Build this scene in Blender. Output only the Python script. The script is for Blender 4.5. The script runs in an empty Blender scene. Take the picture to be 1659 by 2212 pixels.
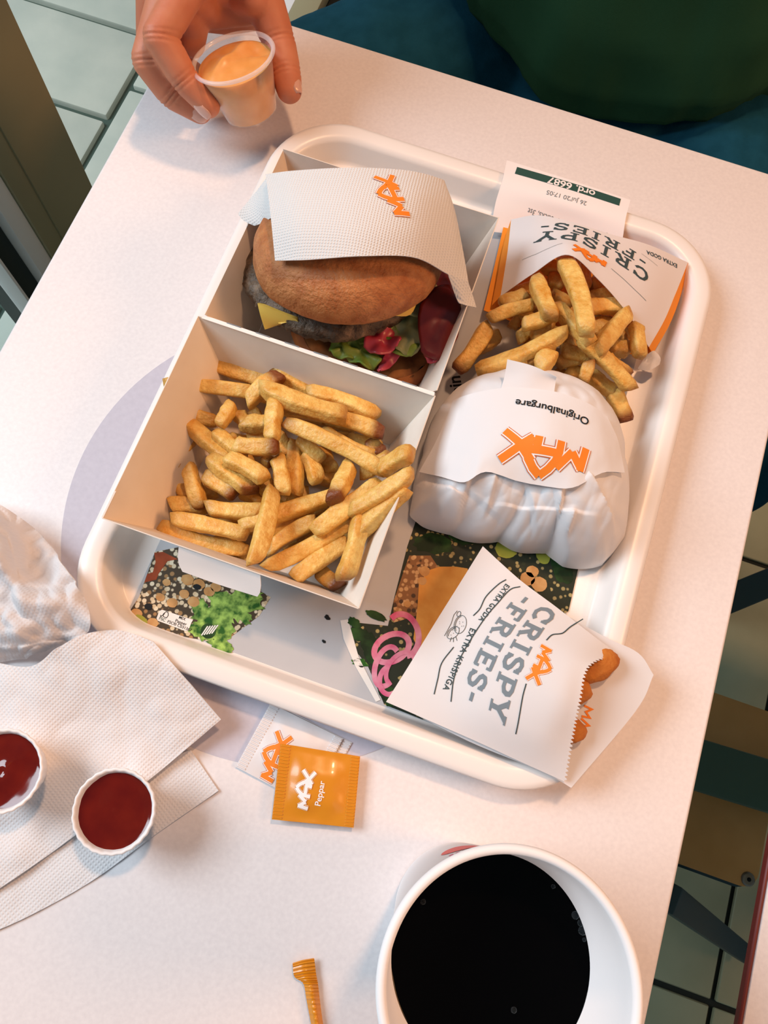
import bpy, bmesh, math, random
from mathutils import Vector, Matrix, noise
from mathutils.bvhtree import BVHTree
import numpy as np
scene = bpy.context.scene
COL = scene.collection
# ------------------------------------------------------------------ camera
TZ = 0.74                      # table top height (m)
EYE = Vector((0.0, 0.0, TZ + 0.46))
ROT = Matrix(((0.944113, -0.32537, 0.052766), (0.326427, 0.90068, -0.286742), (0.045772, 0.287941, 0.956553)))
FPX, CX, CY = 1662.0, 829.5, 1106.0
cam_d = bpy.data.cameras.new('camera')
cam_d.sensor_fit = 'HORIZONTAL'; cam_d.sensor_width = 36.0; cam_d.lens = 36.0 * FPX / 1659.0
cam_d.clip_start = 0.02
cam = bpy.data.objects.new('camera', cam_d); COL.objects.link(cam)
cam.matrix_world = Matrix.Translation(EYE) @ ROT.to_4x4()
scene.camera = cam
# ------------------------------------------------------------------ light
scene.view_settings.view_transform = 'Standard'
scene.view_settings.look = 'None'
scene.view_settings.exposure = 0.06
scene.view_settings.gamma = 1.0
scene.view_settings.use_curve_mapping = False
world = bpy.data.worlds.new('world'); scene.world = world; world.use_nodes = True
world.node_tree.nodes['Background'].inputs[0].default_value = (0.62, 0.82, 1.0, 1)
world.node_tree.nodes['Background'].inputs[1].default_value = 0.17
def area(name, loc, target, sx, sy, col, watts):
    d = bpy.data.lights.new(name, 'AREA'); d.shape = 'RECTANGLE'; d.size = sx; d.size_y = sy
    d.color = col; d.energy = watts
    o = bpy.data.objects.new(name, d); COL.objects.link(o); o.location = loc
    o.rotation_euler = (Vector(target) - Vector(loc)).to_track_quat('-Z', 'Y').to_euler()
    return o
area('window_daylight', (-2.5, 0.05, 2.9), (-0.05, 0.2, TZ), 1.5, 1.5, (0.80, 0.91, 1.0), 98)
area('ceiling_lamp_light', (0.06, 0.88, 2.6), (0.0, 0.2, TZ), 0.14, 0.14, (1.0, 0.56, 0.31), 16)
area('side_lamp_light', (1.5, 0.35, 2.0), (0.0, 0.2, TZ), 0.5, 0.5, (1.0, 0.47, 0.18), 15)
# ------------------------------------------------------------------ helpers
def V(x, y, h=0.0): return Vector((x * .01, y * .01, TZ + h * .01))      # cm on the table -> m
def ray(px, py): return ROT @ Vector((px - CX, CY - py, -FPX))
def P(px, py, h=0.0):
    d = ray(px, py); t = (TZ + h * .01 - EYE.z) / d.z
    return EYE + d * t
def tag(o, label=None, cat=None, group=None, kind=None):
    if label: o['label'] = label
    if cat: o['category'] = cat
    if group: o['group'] = group
    if kind: o['kind'] = kind
    return o
def empty(name, loc, label=None, cat=None, group=None):
    o = bpy.data.objects.new(name, None); COL.objects.link(o); o.location = loc; o.empty_display_size = .02
    return tag(o, label, cat, group)
def wmat(p):
    if p.parent is None: return Matrix.Translation(p.location)
    return wmat(p.parent) @ p.matrix_parent_inverse @ Matrix.Translation(p.location)
def link(name, me, mat=None, parent=None, smooth=True):
    if mat is not None: me.materials.append(mat)
    if smooth:
        me.polygons.foreach_set('use_smooth', [True] * len(me.polygons))
    o = bpy.data.objects.new(name, me); COL.objects.link(o)
    if parent is not None:
        o.parent = parent
        o.matrix_parent_inverse = wmat(parent).inverted()
    return o
def mesh(name, vs, fs, mat=None, parent=None, smooth=True):
    me = bpy.data.meshes.new(name); me.from_pydata([tuple(v) for v in vs], [], fs); me.update()
    return link(name, me, mat, parent, smooth)
def from_bm(name, bm, mat=None, parent=None, smooth=True):
    me = bpy.data.meshes.new(name); bm.normal_update(); bm.to_mesh(me); bm.free()
    return link(name, me, mat, parent, smooth)
def sharp(o, deg=35):
    me = o.data
    try: me.set_sharp_from_angle(angle=math.radians(deg))
    except Exception: pass
    return o
def box(name, lo, hi, mat, parent=None, bev=0.0, seg=2):
    bm = bmesh.new(); bmesh.ops.create_cube(bm, size=1)
    lo, hi = Vector(lo), Vector(hi); c = (lo + hi) / 2; s = hi - lo
    for v in bm.verts: v.co = Vector((v.co.x * s.x, v.co.y * s.y, v.co.z * s.z)) + c
    if bev: bmesh.ops.bevel(bm, geom=bm.edges[:], offset=bev, segments=seg, affect='EDGES', profile=.5)
    o = from_bm(name, bm, mat, parent); sharp(o, 40); return o
def bar(name, a, b, w, t, mat, parent=None, up=(0, 0, 1), bev=.002):
    a, b = Vector(a), Vector(b); d = (b - a); L = d.length; d.normalize()
    s = d.cross(Vector(up)).normalized(); u = s.cross(d)
    bm = bmesh.new(); bmesh.ops.create_cube(bm, size=1)
    for v in bm.verts: v.co = Vector((v.co.x * L, v.co.y * w, v.co.z * t))
    if bev: bmesh.ops.bevel(bm, geom=bm.edges[:], offset=bev, segments=2, affect='EDGES', profile=.5)
    c = (a + b) / 2
    for v in bm.verts: v.co = c + d * v.co.x + s * v.co.y + u * v.co.z
    return sharp(from_bm(name, bm, mat, parent), 40)
def lathe(name, prof, cen, n, mat, parent=None, tilt=None, wob=None, close=False):
    """prof [(r,h)] in cm about a vertical axis through cen (m)"""
    vs, fs = [], []
    for i, (r, h) in enumerate(prof):
        for k in range(n):
            a = 2 * math.pi * k / n
            rr = r * (1 + (wob(a, i, h) if wob else 0))
            p = Vector((rr * .01 * math.cos(a), rr * .01 * math.sin(a), h * .01))
            if tilt is not None: p = tilt @ p
            vs.append(Vector(cen) + p)
    m = len(prof)
    for i in range(m - 1):
        for k in range(n):
            fs.append((i * n + k, i * n + (k + 1) % n, (i + 1) * n + (k + 1) % n, (i + 1) * n + k))
    if close:
        fs.append(tuple(range(n))[::-1]); fs.append(tuple((m - 1) * n + k for k in range(n)))
    return mesh(name, vs, fs, mat, parent)
def cr(p0, p1, p2, p3, t):
    return .5 * ((2 * p1) + (p2 - p0) * t + (2 * p0 - 5 * p1 + 4 * p2 - p3) * t * t + (3 * p1 - p0 - 3 * p2 + p3) * t ** 3)
def spline(pts, n):
    m = len(pts) - 1; out = []
    for i in range(n + 1):
        f = m * i / n; k = min(int(f), m - 1); t = f - k
        a = pts[k - 1] if k > 0 else 2 * pts[0] - pts[1]
        d = pts[k + 2] if k + 2 <= m else 2 * pts[m] - pts[m - 1]
        out.append(cr(a, pts[k], pts[k + 1], d, t))
    return out
SURF = {}
def patch(name, rows, nu, nv, mat, parent=None, thick=.0003, rough=0.0, rscale=25.0, seed=0, mat2=None, fn=None):
    """a sheet through rows of 3-D control points, given real thickness; upper face kept for prints"""
    rows = [spline(r, nu) for r in rows]
    cols = [spline([r[i] for r in rows], nv) for i in range(nu + 1)]
    g = [[cols[i][j].copy() for i in range(nu + 1)] for j in range(nv + 1)]
    if rough:
        for j in range(nv + 1):
            for i in range(nu + 1):
                p = g[j][i]; q = p * rscale + Vector((seed * 7.1, seed * 3.3, seed))
                a = abs(noise.noise(q)) + .5 * abs(noise.noise(q * 2.3)); p.z += rough * (a - .3)
    if fn:
        for j in range(nv + 1):
            for i in range(nu + 1): g[j][i] = fn(g[j][i], i / nu, j / nv)
    W = nu + 1
    top = [g[j][i] for j in range(nv + 1) for i in range(W)]
    ft = [(j * W + i, j * W + i + 1, (j + 1) * W + i + 1, (j + 1) * W + i) for j in range(nv) for i in range(nu)]
    me = bpy.data.meshes.new('t'); me.from_pydata([tuple(v) for v in top], [], ft); me.update()
    nrm = [v.normal.copy() for v in me.vertices]; bpy.data.meshes.remove(me)
    sgn = 1 if sum(n.z for n in nrm) >= 0 else -1
    if sgn < 0: ft = [f[::-1] for f in ft]
    nt = len(top)
    bot = [top[i] - nrm[i] * sgn * thick for i in range(nt)]
    fs = list(ft) + [tuple(nt + k for k in f[::-1]) for f in ft]
    rim = [j * W for j in range(nv + 1)][::-1] + list(range(1, W)) + [j * W + nu for j in range(1, nv + 1)] + [nv * W + i for i in range(nu)][::-1]
    rim = list(range(W)) + [j * W + nu for j in range(1, nv + 1)] + [nv * W + i for i in range(nu - 1, -1, -1)] + [j * W for j in range(nv - 1, 0, -1)]
    for a, b in zip(rim, rim[1:] + rim[:1]):
        fs.append((a, nt + a, nt + b, b) if sgn > 0 else (b, nt + b, nt + a, a))
    o = mesh(name, top + bot, fs, mat, parent)
    if mat2 is not None:
        o.data.materials.append(mat2)
        for k in range(len(ft), 2 * len(ft)): o.data.polygons[k].material_index = 1
    o.data.update(); sharp(o, 60)
    SURF[o.name] = BVHTree.FromPolygons(top, ft)
    return o
def surf_of(o):
    if o.name not in SURF:
        w = o.matrix_world
        SURF[o.name] = BVHTree.FromPolygons([v.co.copy() for v in o.data.vertices], [tuple(p.vertices) for p in o.data.polygons])
    return SURF[o.name]
# ---- lettering: 2-D shapes laid on a surface
def text2d(s, bold=0.0, narrow=1.0, space=1.0):
    c = bpy.data.curves.new('t', 'FONT'); c.body = s; c.size = 1; c.offset = bold; c.space_character = space
    o = bpy.data.objects.new('t', c)
    me = bpy.data.meshes.new_from_object(o)
    vs = [(v.co.x * narrow, v.co.y) for v in me.vertices]; fs = [tuple(p.vertices) for p in me.polygons]
    bpy.data.objects.remove(o); bpy.data.curves.remove(c); bpy.data.meshes.remove(me)
    return vs, fs
def strokes2d(polys, w):
    """polylines -> strips of width w (list of point lists)"""
    vs, fs = [], []
    for pl in polys:
        pts = [Vector((p[0], p[1])) for p in pl]; base = len(vs)
        for i, p in enumerate(pts):
            a = (p - pts[i - 1]).normalized() if i > 0 else None
            b = (pts[i + 1] - p).normalized() if i + 1 < len(pts) else None
            if a is None: a = b
            if b is None: b = a
            n1 = Vector((-a.y, a.x)); n2 = Vector((-b.y, b.x)); n = (n1 + n2)
            n = n.normalized() if n.length > 1e-4 else n1
            k = 1.0 / max(.45, n.dot(n1))
            q = p
            if i == 0: q = p - a * 0
            vs.append(tuple(q + n * k * w / 2)); vs.append(tuple(q - n * k * w / 2))
        for i in range(len(pts) - 1):
            k = base + 2 * i; fs.append((k, k + 1, k + 3, k + 2))
    return vs, fs
GL = {  # slab letters, width x height 1
 'C': ([[(.72,.72),(.6,.9),(.4,.95),(.2,.85),(.1,.6),(.1,.4),(.2,.15),(.4,.05),(.6,.1),(.74,.26)]], [[(.74,.62),(.74,.95)]], .84),
 'R': ([[(.2,0),(.2,1)],[(.2,.92),(.5,.92),(.66,.84),(.68,.7),(.62,.56),(.48,.5),(.2,.5)],[(.42,.5),(.72,0)]], [[(.02,.05),(.4,.05)],[(.02,.95),(.3,.95)],[(.58,.05),(.88,.05)]], .9),
 'I': ([[(.25,0),(.25,1)]], [[(.04,.05),(.46,.05)],[(.04,.95),(.46,.95)]], .52),
 'S': ([[(.62,.78),(.5,.92),(.32,.95),(.15,.86),(.12,.7),(.22,.58),(.5,.46),(.62,.34),(.6,.16),(.45,.06),(.26,.06),(.1,.22)]], [[(.64,.66),(.64,.95)],[(.08,.05),(.08,.34)]], .76),
 'P': ([[(.2,0),(.2,1)],[(.2,.92),(.5,.92),(.66,.84),(.7,.68),(.64,.52),(.48,.44),(.2,.44)]], [[(.02,.05),(.42,.05)],[(.02,.95),(.3,.95)]], .8),
 'Y': ([[(.1,.95),(.42,.45)],[(.74,.95),(.42,.45)],[(.42,.47),(.42,0)]], [[(.2,.05),(.64,.05)],[(-.04,.95),(.28,.95)],[(.56,.95),(.88,.95)]], .86),
 'F': ([[(.2,0),(.2,1)],[(.2,.93),(.72,.93)],[(.2,.5),(.52,.5)]], [[(.02,.05),(.42,.05)],[(.02,.95),(.3,.95)],[(.7,.7),(.7,.98)],[(.52,.4),(.52,.6)]], .8),
 'E': ([[(.2,0),(.2,1)],[(.2,.93),(.74,.93)],[(.2,.5),(.54,.5)],[(.2,.07),(.76,.07)]], [[(.02,.05),(.3,.05)],[(.02,.95),(.3,.95)],[(.72,.72),(.72,.98)],[(.74,.02),(.74,.28)],[(.54,.4),(.54,.6)]], .86),
 '-': ([[(.05,.5),(.4,.5)]], [], .5), ' ': ([], [], .5)}
def slab2d(s, w=.17, sp=.08):
    vs, fs, x = [], [], 0.0
    for ch in s:
        main, ser, adv = GL[ch]
        for pl, ww in ((main, w), (ser, w * .62)):
            v, f = strokes2d(pl, ww); b = len(vs)
            vs += [(p[0] + x, p[1]) for p in v]; fs += [tuple(k + b for k in q) for q in f]
        x += adv + sp
    return vs, fs
def bend(shape, s):
    vs, fs = shape; W = max(v[0] for v in vs)
    return [(x, y - s * W * (1 - (2 * x / W - 1) ** 2)) for x, y in vs], fs
def logo2d(w):
    M = [[(.06, -.02), (.14, .66)], [(.10, .62), (.44, .2)], [(.44, .2), (.80, .72)]]
    arcL = [(.80, -.02), (.80, .3), (.86, .55), (1.0, .78), (1.2, .98)]
    arcR = [(1.2, .98), (1.42, .82), (1.6, .6), (1.68, .4), (1.62, .02)]
    A = [arcL, arcR, [(.84, .34), (1.66, .36)], [(1.44, .36), (1.42, -.02)]]
    X = [[(1.62, .42), (2.36, -.06)], [(1.56, .02), (1.78, .2), (2.36, .78)], [(1.5, .66), (1.8, .36)]]
    return strokes2d(M + A + X, w)
def decal(name, target, shape, a, b, mat, parent=None, off=.00018, width=None, cell=.0025, hs=1.0, ox=0.0, oy=0.0, wpts=None):
    """lay a 2-D shape on target's upper face; baseline runs from photo-read point a to b on that face"""
    T = surf_of(target); vs, fs = shape
    def hit(p):
        if len(p) == 3: return Vector(p)
        loc, n, i, d = T.ray_cast(EYE, ray(*p).normalized())
        if loc is None: loc = P(p[0], p[1], 1.0)
        return loc
    A, B = hit(a), hit(b)
    d = Vector((B.x - A.x, B.y - A.y)); L = d.length; d.normalize(); u = Vector((-d.y, d.x))
    x0 = min(v[0] for v in vs); x1 = max(v[0] for v in vs); W = width or (x1 - x0); k = L / W
    if not width: pass
    bm = bmesh.new(); bv = [bm.verts.new((((v[0] - (0 if width else x0)) + ox) * k, (v[1] + oy) * k * hs, 0)) for v in vs]
    for f in fs:
        try: bm.faces.new([bv[i] for i in f])
        except ValueError: pass
    bmesh.ops.triangulate(bm, faces=bm.faces[:])
    for it in range(5):
        es = [e for e in bm.edges if e.calc_length() > cell]
        if not es or len(bm.faces) > 9000: break
        bmesh.ops.subdivide_edges(bm, edges=es, cuts=1)
        bmesh.ops.triangulate(bm, faces=[f for f in bm.faces if len(f.verts) > 3])
    lastz = A.z
    for v in bm.verts:
        q = Vector((A.x, A.y)) + d * v.co.x + u * v.co.y
        loc, n, i, ds = T.ray_cast(Vector((q.x, q.y, TZ + .4)), Vector((0, 0, -1)))
        if loc is None:
            loc, n, i, ds = T.find_nearest(Vector((q.x, q.y, lastz)))
            n = n if n.z > 0 else -n; loc = Vector((q.x, q.y, loc.z))
        if n.z < 0: n = -n
        lastz = loc.z; v.co = loc + n * off
    bm.normal_update()
    for f in bm.faces:
        if f.normal.z < 0: f.normal_flip()
    return from_bm(name, bm, mat, parent)
def max_logo(target, a, b, parent, fill, line, gap, off=.00018, hs=1.0):
    decal('logo_outline', target, logo2d(.33), a, b, line, parent, off, width=2.36, hs=hs)
    decal('logo_gap', target, logo2d(.285), a, b, gap, parent, off + .00009, width=2.36, hs=hs)
    return decal('logo', target, logo2d(.215), a, b, fill, parent, off + .00018, width=2.36, hs=hs)
# ------------------------------------------------------------------ materials
def mat(name, col, rough=.5, spec=.5, bump=0.0, bscale=200.0, col2=None, cscale=30.0, cmix=(.35, .7), metal=0.0, sss=0.0, sssr=(.01, .004, .002), detail=4.0, bdist=.001, coat=0.0, wave=None, trans=0.0, alpha=1.0, sheen=0.0, tl=0.0):
    m = bpy.data.materials.new(name); m.use_nodes = True; nt = m.node_tree; N = nt.nodes; Lk = nt.links
    b = N['Principled BSDF']; b.inputs['Base Color'].default_value = (*col, 1)
    b.inputs['Roughness'].default_value = rough; b.inputs['Specular IOR Level'].default_value = spec; b.inputs['Metallic'].default_value = metal
    if coat: b.inputs['Coat Weight'].default_value = coat; b.inputs['Coat Roughness'].default_value = .08
    if sheen: b.inputs['Sheen Weight'].default_value = sheen
    if trans: b.inputs['Transmission Weight'].default_value = trans
    if sss:
        b.inputs['Subsurface Weight'].default_value = sss; b.inputs['Subsurface Radius'].default_value = sssr; b.inputs['Subsurface Scale'].default_value = 1.0
    tc = N.new('ShaderNodeTexCoord')
    if col2 is not None:
        n = N.new('ShaderNodeTexNoise'); n.inputs['Scale'].default_value = cscale; n.inputs['Detail'].default_value = detail
        r = N.new('ShaderNodeValToRGB'); r.color_ramp.elements[0].position = cmix[0]; r.color_ramp.elements[1].position = cmix[1]
        r.color_ramp.elements[0].color = (*col, 1); r.color_ramp.elements[1].color = (*col2, 1)
        Lk.new(tc.outputs['Object'], n.inputs['Vector']); Lk.new(n.outputs['Fac'], r.inputs['Fac']); Lk.new(r.outputs['Color'], b.inputs['Base Color'])
    if bump or wave:
        bp = N.new('ShaderNodeBump'); bp.inputs['Distance'].default_value = bdist; bp.inputs['Strength'].default_value = bump or .6
        if wave:
            n2 = N.new('ShaderNodeTexWave'); n2.inputs['Scale'].default_value = wave[0]; n2.inputs['Distortion'].default_value = wave[1]; n2.bands_direction = wave[2]
            o2 = n2.outputs['Fac']
        else:
            n2 = N.new('ShaderNodeTexNoise'); n2.inputs['Scale'].default_value = bscale; n2.inputs['Detail'].default_value = 5; o2 = n2.outputs['Fac']
        Lk.new(tc.outputs['Object'], n2.inputs['Vector']); Lk.new(o2, bp.inputs['Height']); Lk.new(bp.outputs['Normal'], b.inputs['Normal'])
    if tl:
        t = N.new('ShaderNodeBsdfTranslucent'); t.inputs['Color'].default_value = (*col, 1)
        mx = N.new('ShaderNodeMixShader'); mx.inputs[0].default_value = tl
        Lk.new(b.outputs[0], mx.inputs[1]); Lk.new(t.outputs[0], mx.inputs[2]); Lk.new(mx.outputs[0], N['Material Output'].inputs['Surface'])
    return m
def clear_mat(name, tint, amount, rough=.05):
    m = bpy.data.materials.new(name); m.use_nodes = True; nt = m.node_tree; N = nt.nodes; Lk = nt.links
    b = N['Principled BSDF']; b.inputs['Base Color'].default_value = (*tint, 1); b.inputs['Roughness'].default_value = rough
    t = N.new('ShaderNodeBsdfTransparent'); lw = N.new('ShaderNodeLayerWeight'); lw.inputs['Blend'].default_value = .5; fp = N.new('ShaderNodeMath'); fp.operation = 'POWER'; fp.inputs[1].default_value = 5.0; Lk.new(lw.outputs['Facing'], fp.inputs[0]); fr = N.new('ShaderNodeMath'); fr.operation = 'MULTIPLY'; fr.inputs[1].default_value = .6; Lk.new(fp.outputs[0], fr.inputs[0])
    ad = N.new('ShaderNodeMath'); ad.operation = 'ADD'; ad.use_clamp = True; ad.inputs[1].default_value = amount
    mx = N.new('ShaderNodeMixShader'); Lk.new(fr.outputs[0], ad.inputs[0]); Lk.new(ad.outputs[0], mx.inputs[0])
    Lk.new(t.outputs[0], mx.inputs[1]); Lk.new(b.outputs[0], mx.inputs[2]); Lk.new(mx.outputs[0], N['Material Output'].inputs['Surface'])
    return m
def emboss_mat(name, col, scale=260.0, strength=.5, tl=.15, rot=.6):
    """tissue with a pressed grid of dots"""
    m = mat(name, col, .85, .1, tl=tl); nt = m.node_tree; N = nt.nodes; Lk = nt.links; b = N['Principled BSDF']
    tc = N.new('ShaderNodeTexCoord'); mp = N.new('ShaderNodeMapping'); mp.inputs['Rotation'].default_value = (0, 0, rot)
    Lk.new(tc.outputs['Object'], mp.inputs['Vector'])
    w1 = N.new('ShaderNodeTexWave'); w1.inputs['Scale'].default_value = scale; w1.bands_direction = 'X'
    w2 = N.new('ShaderNodeTexWave'); w2.inputs['Scale'].default_value = scale; w2.bands_direction = 'Y'
    for w in (w1, w2): w.inputs['Distortion'].default_value = 1.2; Lk.new(mp.outputs[0], w.inputs['Vector'])
    mu = N.new('ShaderNodeMath'); mu.operation = 'MULTIPLY'; Lk.new(w1.outputs['Fac'], mu.inputs[0]); Lk.new(w2.outputs['Fac'], mu.inputs[1])
    bp = N.new('ShaderNodeBump'); bp.inputs['Strength'].default_value = strength; bp.inputs['Distance'].default_value = .0006
    Lk.new(mu.outputs[0], bp.inputs['Height']); Lk.new(bp.outputs[0], b.inputs['Normal'])
    return m
MT = {}
MT['laminate'] = mat('laminate', (.84, .80, .80), .42, .4, .05, 900, col2=(.77, .73, .735), cscale=420, cmix=(.3, .75), detail=8)
MT['laminate_edge'] = mat('laminate_edge', (.9, .87, .87), .4)
MT['disc'] = mat('disc', (.60, .58, .66), .4, .4, col2=(.56, .54, .62), cscale=300)
MT['tray'] = mat('tray', (.88, .83, .79), .32, .5, .03, 500)
MT['card'] = mat('card', (.91, .82, .72), .7, .25, .04, 300, col2=(.87, .77, .66), cscale=60, tl=.1)
MT['card_edge'] = mat('card_edge', (.92, .88, .85), .7)
MT['paper'] = mat('paper', (.88, .86, .86), .75, .2, .06, 260, tl=.2)
MT['paper_wrap'] = mat('paper_wrap', (.86, .85, .86), .6, .3, .12, 180, tl=.12)
MT['bag_orange'] = mat('bag_orange', (.86, .30, .03), .7, .2, .05, 300)
MT['receipt'] = mat('receipt', (.90, .86, .86), .6, .3)
MT['liner'] = mat('liner', (.50, .51, .53), .7, .2, .05, 200, col2=(.44, .455, .48), cscale=14)
MT['napkin'] = emboss_mat('napkin', (.91, .89, .89), 165, .45, .18, .5)
MT['napkin_wrap'] = emboss_mat('napkin_wrap', (.82, .80, .78), 200, .6, .12, -.15)
MT['napkin_soft'] = emboss_mat('napkin_soft', (.92, .90, .90), 165, .3, .42, .3)
MT['logo_orange'] = mat('logo_orange', (.88, .24, .025), .6, .2)
MT['logo_line'] = mat('logo_line', (.62, .13, .02), .6, .2)
MT['logo_white'] = mat('logo_white', (.88, .86, .86), .6, .2)
MT['ink'] = mat('ink', (.012, .014, .016), .7, .2)
MT['ink_green'] = mat('ink_green', (.03, .085, .07), .7, .2)
MT['ink_grey'] = mat('ink_grey', (.22, .25, .27), .7, .2)
MT['ink_slate'] = mat('ink_slate', (.20, .245, .275), .7, .2)
MT['ink_slate_dark'] = mat('ink_slate_dark', (.05, .075, .08), .7, .2)
MT['ketchup'] = mat('ketchup', (.115, .0045, .0015), .08, .45, .05, 60, col2=(.15, .008, .002), cscale=90)
MT['paper_cup'] = mat('paper_cup', (.90, .87, .86), .6, .3, .05, 300)
MT['coffee'] = mat('coffee', (.0012, .001, .001), .03, .08)
MT['bubble'] = clear_mat('bubble', (.6, .7, .75), .02)
MT['clear'] = clear_mat('clear', (.93, .93, .97), .09)
MT['clear_rim'] = clear_mat('clear_rim', (.95, .92, .95), .32)
MT['dressing'] = mat('dressing', (.86, .40, .12), .3, .5, .12, 120, col2=(.80, .34, .08), cscale=120, sss=.2, coat=.2)
MT['pepper'] = mat('pepper', (.68, .25, .008), .3, .5, .2, 60, coat=.25)
MT['pepper_crimp'] = mat('pepper_crimp', (.84, .35, .012), .35, .5, wave=(330, 0, 'Y'), bump=.9, bdist=.0012)
MT['salt'] = mat('salt', (.85, .83, .84), .4, .5, .2, 60, tl=.15)
MT['salt_crimp'] = mat('salt_crimp', (.80, .81, .83), .45, .4, wave=(330, 0, 'Y'), bump=.9, bdist=.0012)
MT['bun'] = mat('bun', (.36, .105, .025), .55, .4, .9, 520, col2=(.58, .23, .075), cscale=110, cmix=(.32, .72), detail=12, bdist=.0012)
MT['bun_base'] = mat('bun_base', (.20, .05, .012), .7, .3, .8, 90, col2=(.36, .12, .03), cscale=60)
MT['crumb'] = mat('crumb', (.10, .03, .01), .8, .2, 1.0, 70, col2=(.40, .16, .05), cscale=55)
MT['patty'] = mat('patty', (.045, .028, .016), .5, .4, 1.0, 220, col2=(.27, .175, .11), cscale=120, cmix=(.35, .75), detail=8, bdist=.003)
MT['cheese'] = mat('cheese', (.90, .55, .10), .35, .5, .03, 100, sss=.1)
MT['lettuce'] = mat('lettuce', (.16, .32, .035), .4, .5, .4, 60, col2=(.45, .55, .12), cscale=55, cmix=(.35, .7), tl=.2)
MT['lettuce_pale'] = mat('lettuce_pale', (.42, .42, .12), .4, .5, .3, 60, col2=(.60, .58, .30), cscale=50, tl=.2)
MT['tomato'] = mat('tomato', (.16, .012, .010), .25, .5, .1, 90, col2=(.10, .008, .008), cscale=60)
MT['onion'] = mat('onion', (.50, .035, .07), .3, .5, .1, 90, col2=(.62, .10, .13), cscale=80)
MT['nugget'] = mat('nugget', (.58, .20, .03), .7, .3, .8, 180, col2=(.42, .12, .02), cscale=70, bdist=.002)
MT['steel_blue'] = mat('steel_blue', (.03, .075, .09), .45, .5)
MT['steel_green'] = mat('steel_green', (.07, .15, .12), .5, .4)
MT['wood'] = mat('wood', (.90, .52, .20), .28, .6, .1, 40, col2=(.75, .40, .13), cscale=12)
MT['bolt'] = mat('bolt', (.30, .28, .24), .35, .5, metal=.8)
MT['red_edge'] = mat('red_edge', (.13, .010, .006), .5)
MT['grout'] = mat('grout', (.02, .025, .02), .9)
MT['tile'] = mat('tile', (.42, .42, .26), .5, .4, .1, 40, col2=(.34, .35, .21), cscale=9)
MT['paver'] = mat('paver', (.62, .66, .56), .85, .1, .3, 120, col2=(.50, .56, .48), cscale=9, detail=8)
MT['paver_bed'] = mat('paver_bed', (.055, .095, .075), .95)
MT['frame_olive'] = mat('frame_olive', (.40, .36, .21), .45, .3, .05, 60, col2=(.36, .32, .19), cscale=6)
MT['frame_white'] = mat('frame_white', (.95, .95, .93), .5)
MT['gasket'] = mat('gasket', (.008, .02, .018), .6)
MT['glass'] = clear_mat('glass', (.8, .9, .88), .01, .02)
MT['skin'] = mat('skin', (.66, .26, .145), .5, .35, .12, 500, col2=(.58, .19, .10), cscale=45, cmix=(.3, .75), sss=.25, sssr=(.006, .0022, .0012))
MT['nail'] = mat('nail', (.74, .42, .33), .25, .5, coat=.3)
MT['shirt'] = mat('shirt', (.024, .078, .036), .9, .1, .15, 900)
MT['jeans'] = mat('jeans', (.006, .055, .09), .9, .1, .35, 500, col2=(.009, .07, .115), cscale=60)
MT['hair'] = mat('hair', (.05, .025, .012), .6, .3, .6, 120)
MT['shoe'] = mat('shoe', (.02, .02, .02), .6)
def fry_mat():
    m = mat('fry', (.86, .47, .085), .4, .45, .7, 420, bdist=.0014); nt = m.node_tree; N = nt.nodes; Lk = nt.links; b = N['Principled BSDF']
    tc = N.new('ShaderNodeTexCoord'); n = N.new('ShaderNodeTexNoise'); n.inputs['Scale'].default_value = 130; n.inputs['Detail'].default_value = 12; n.inputs['Roughness'].default_value = .65
    Lk.new(tc.outputs['Object'], n.inputs['Vector'])
    r = N.new('ShaderNodeValToRGB'); e = r.color_ramp.elements; e[0].position = .3; e[0].color = (.66, .29, .03, 1); e[1].position = .68; e[1].color = (.93, .65, .20, 1)
    Lk.new(n.outputs['Fac'], r.inputs['Fac'])
    at = N.new('ShaderNodeAttribute'); at.attribute_name = 'tip'
    mm = N.new('ShaderNodeMath'); mm.operation = 'MULTIPLY_ADD'; mm.inputs[1].default_value = .9; mm.inputs[2].default_value = -.28; Lk.new(n.outputs['Fac'], mm.inputs[0])
    ad = N.new('ShaderNodeMath'); ad.operation = 'ADD'; ad.use_clamp = True; Lk.new(at.outputs['Fac'], ad.inputs[0]); Lk.new(mm.outputs[0], ad.inputs[1])
    mu = N.new('ShaderNodeMath'); mu.operation = 'MULTIPLY'; mu.use_clamp = True; Lk.new(ad.outputs[0], mu.inputs[0]); Lk.new(at.outputs['Fac'], mu.inputs[1])
    mx = N.new('ShaderNodeMixRGB'); Lk.new(mu.outputs[0], mx.inputs[0]); Lk.new(r.outputs[0], mx.inputs[1]); mx.inputs[2].default_value = (.20, .055, .010, 1)
    Lk.new(mx.outputs[0], b.inputs['Base Color'])
    b.inputs['Subsurface Weight'].default_value = .12; b.inputs['Subsurface Radius'].default_value = (.004, .002, .0006); b.inputs['Subsurface Scale'].default_value = 1
    return m
MT['fry'] = fry_mat()
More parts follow.
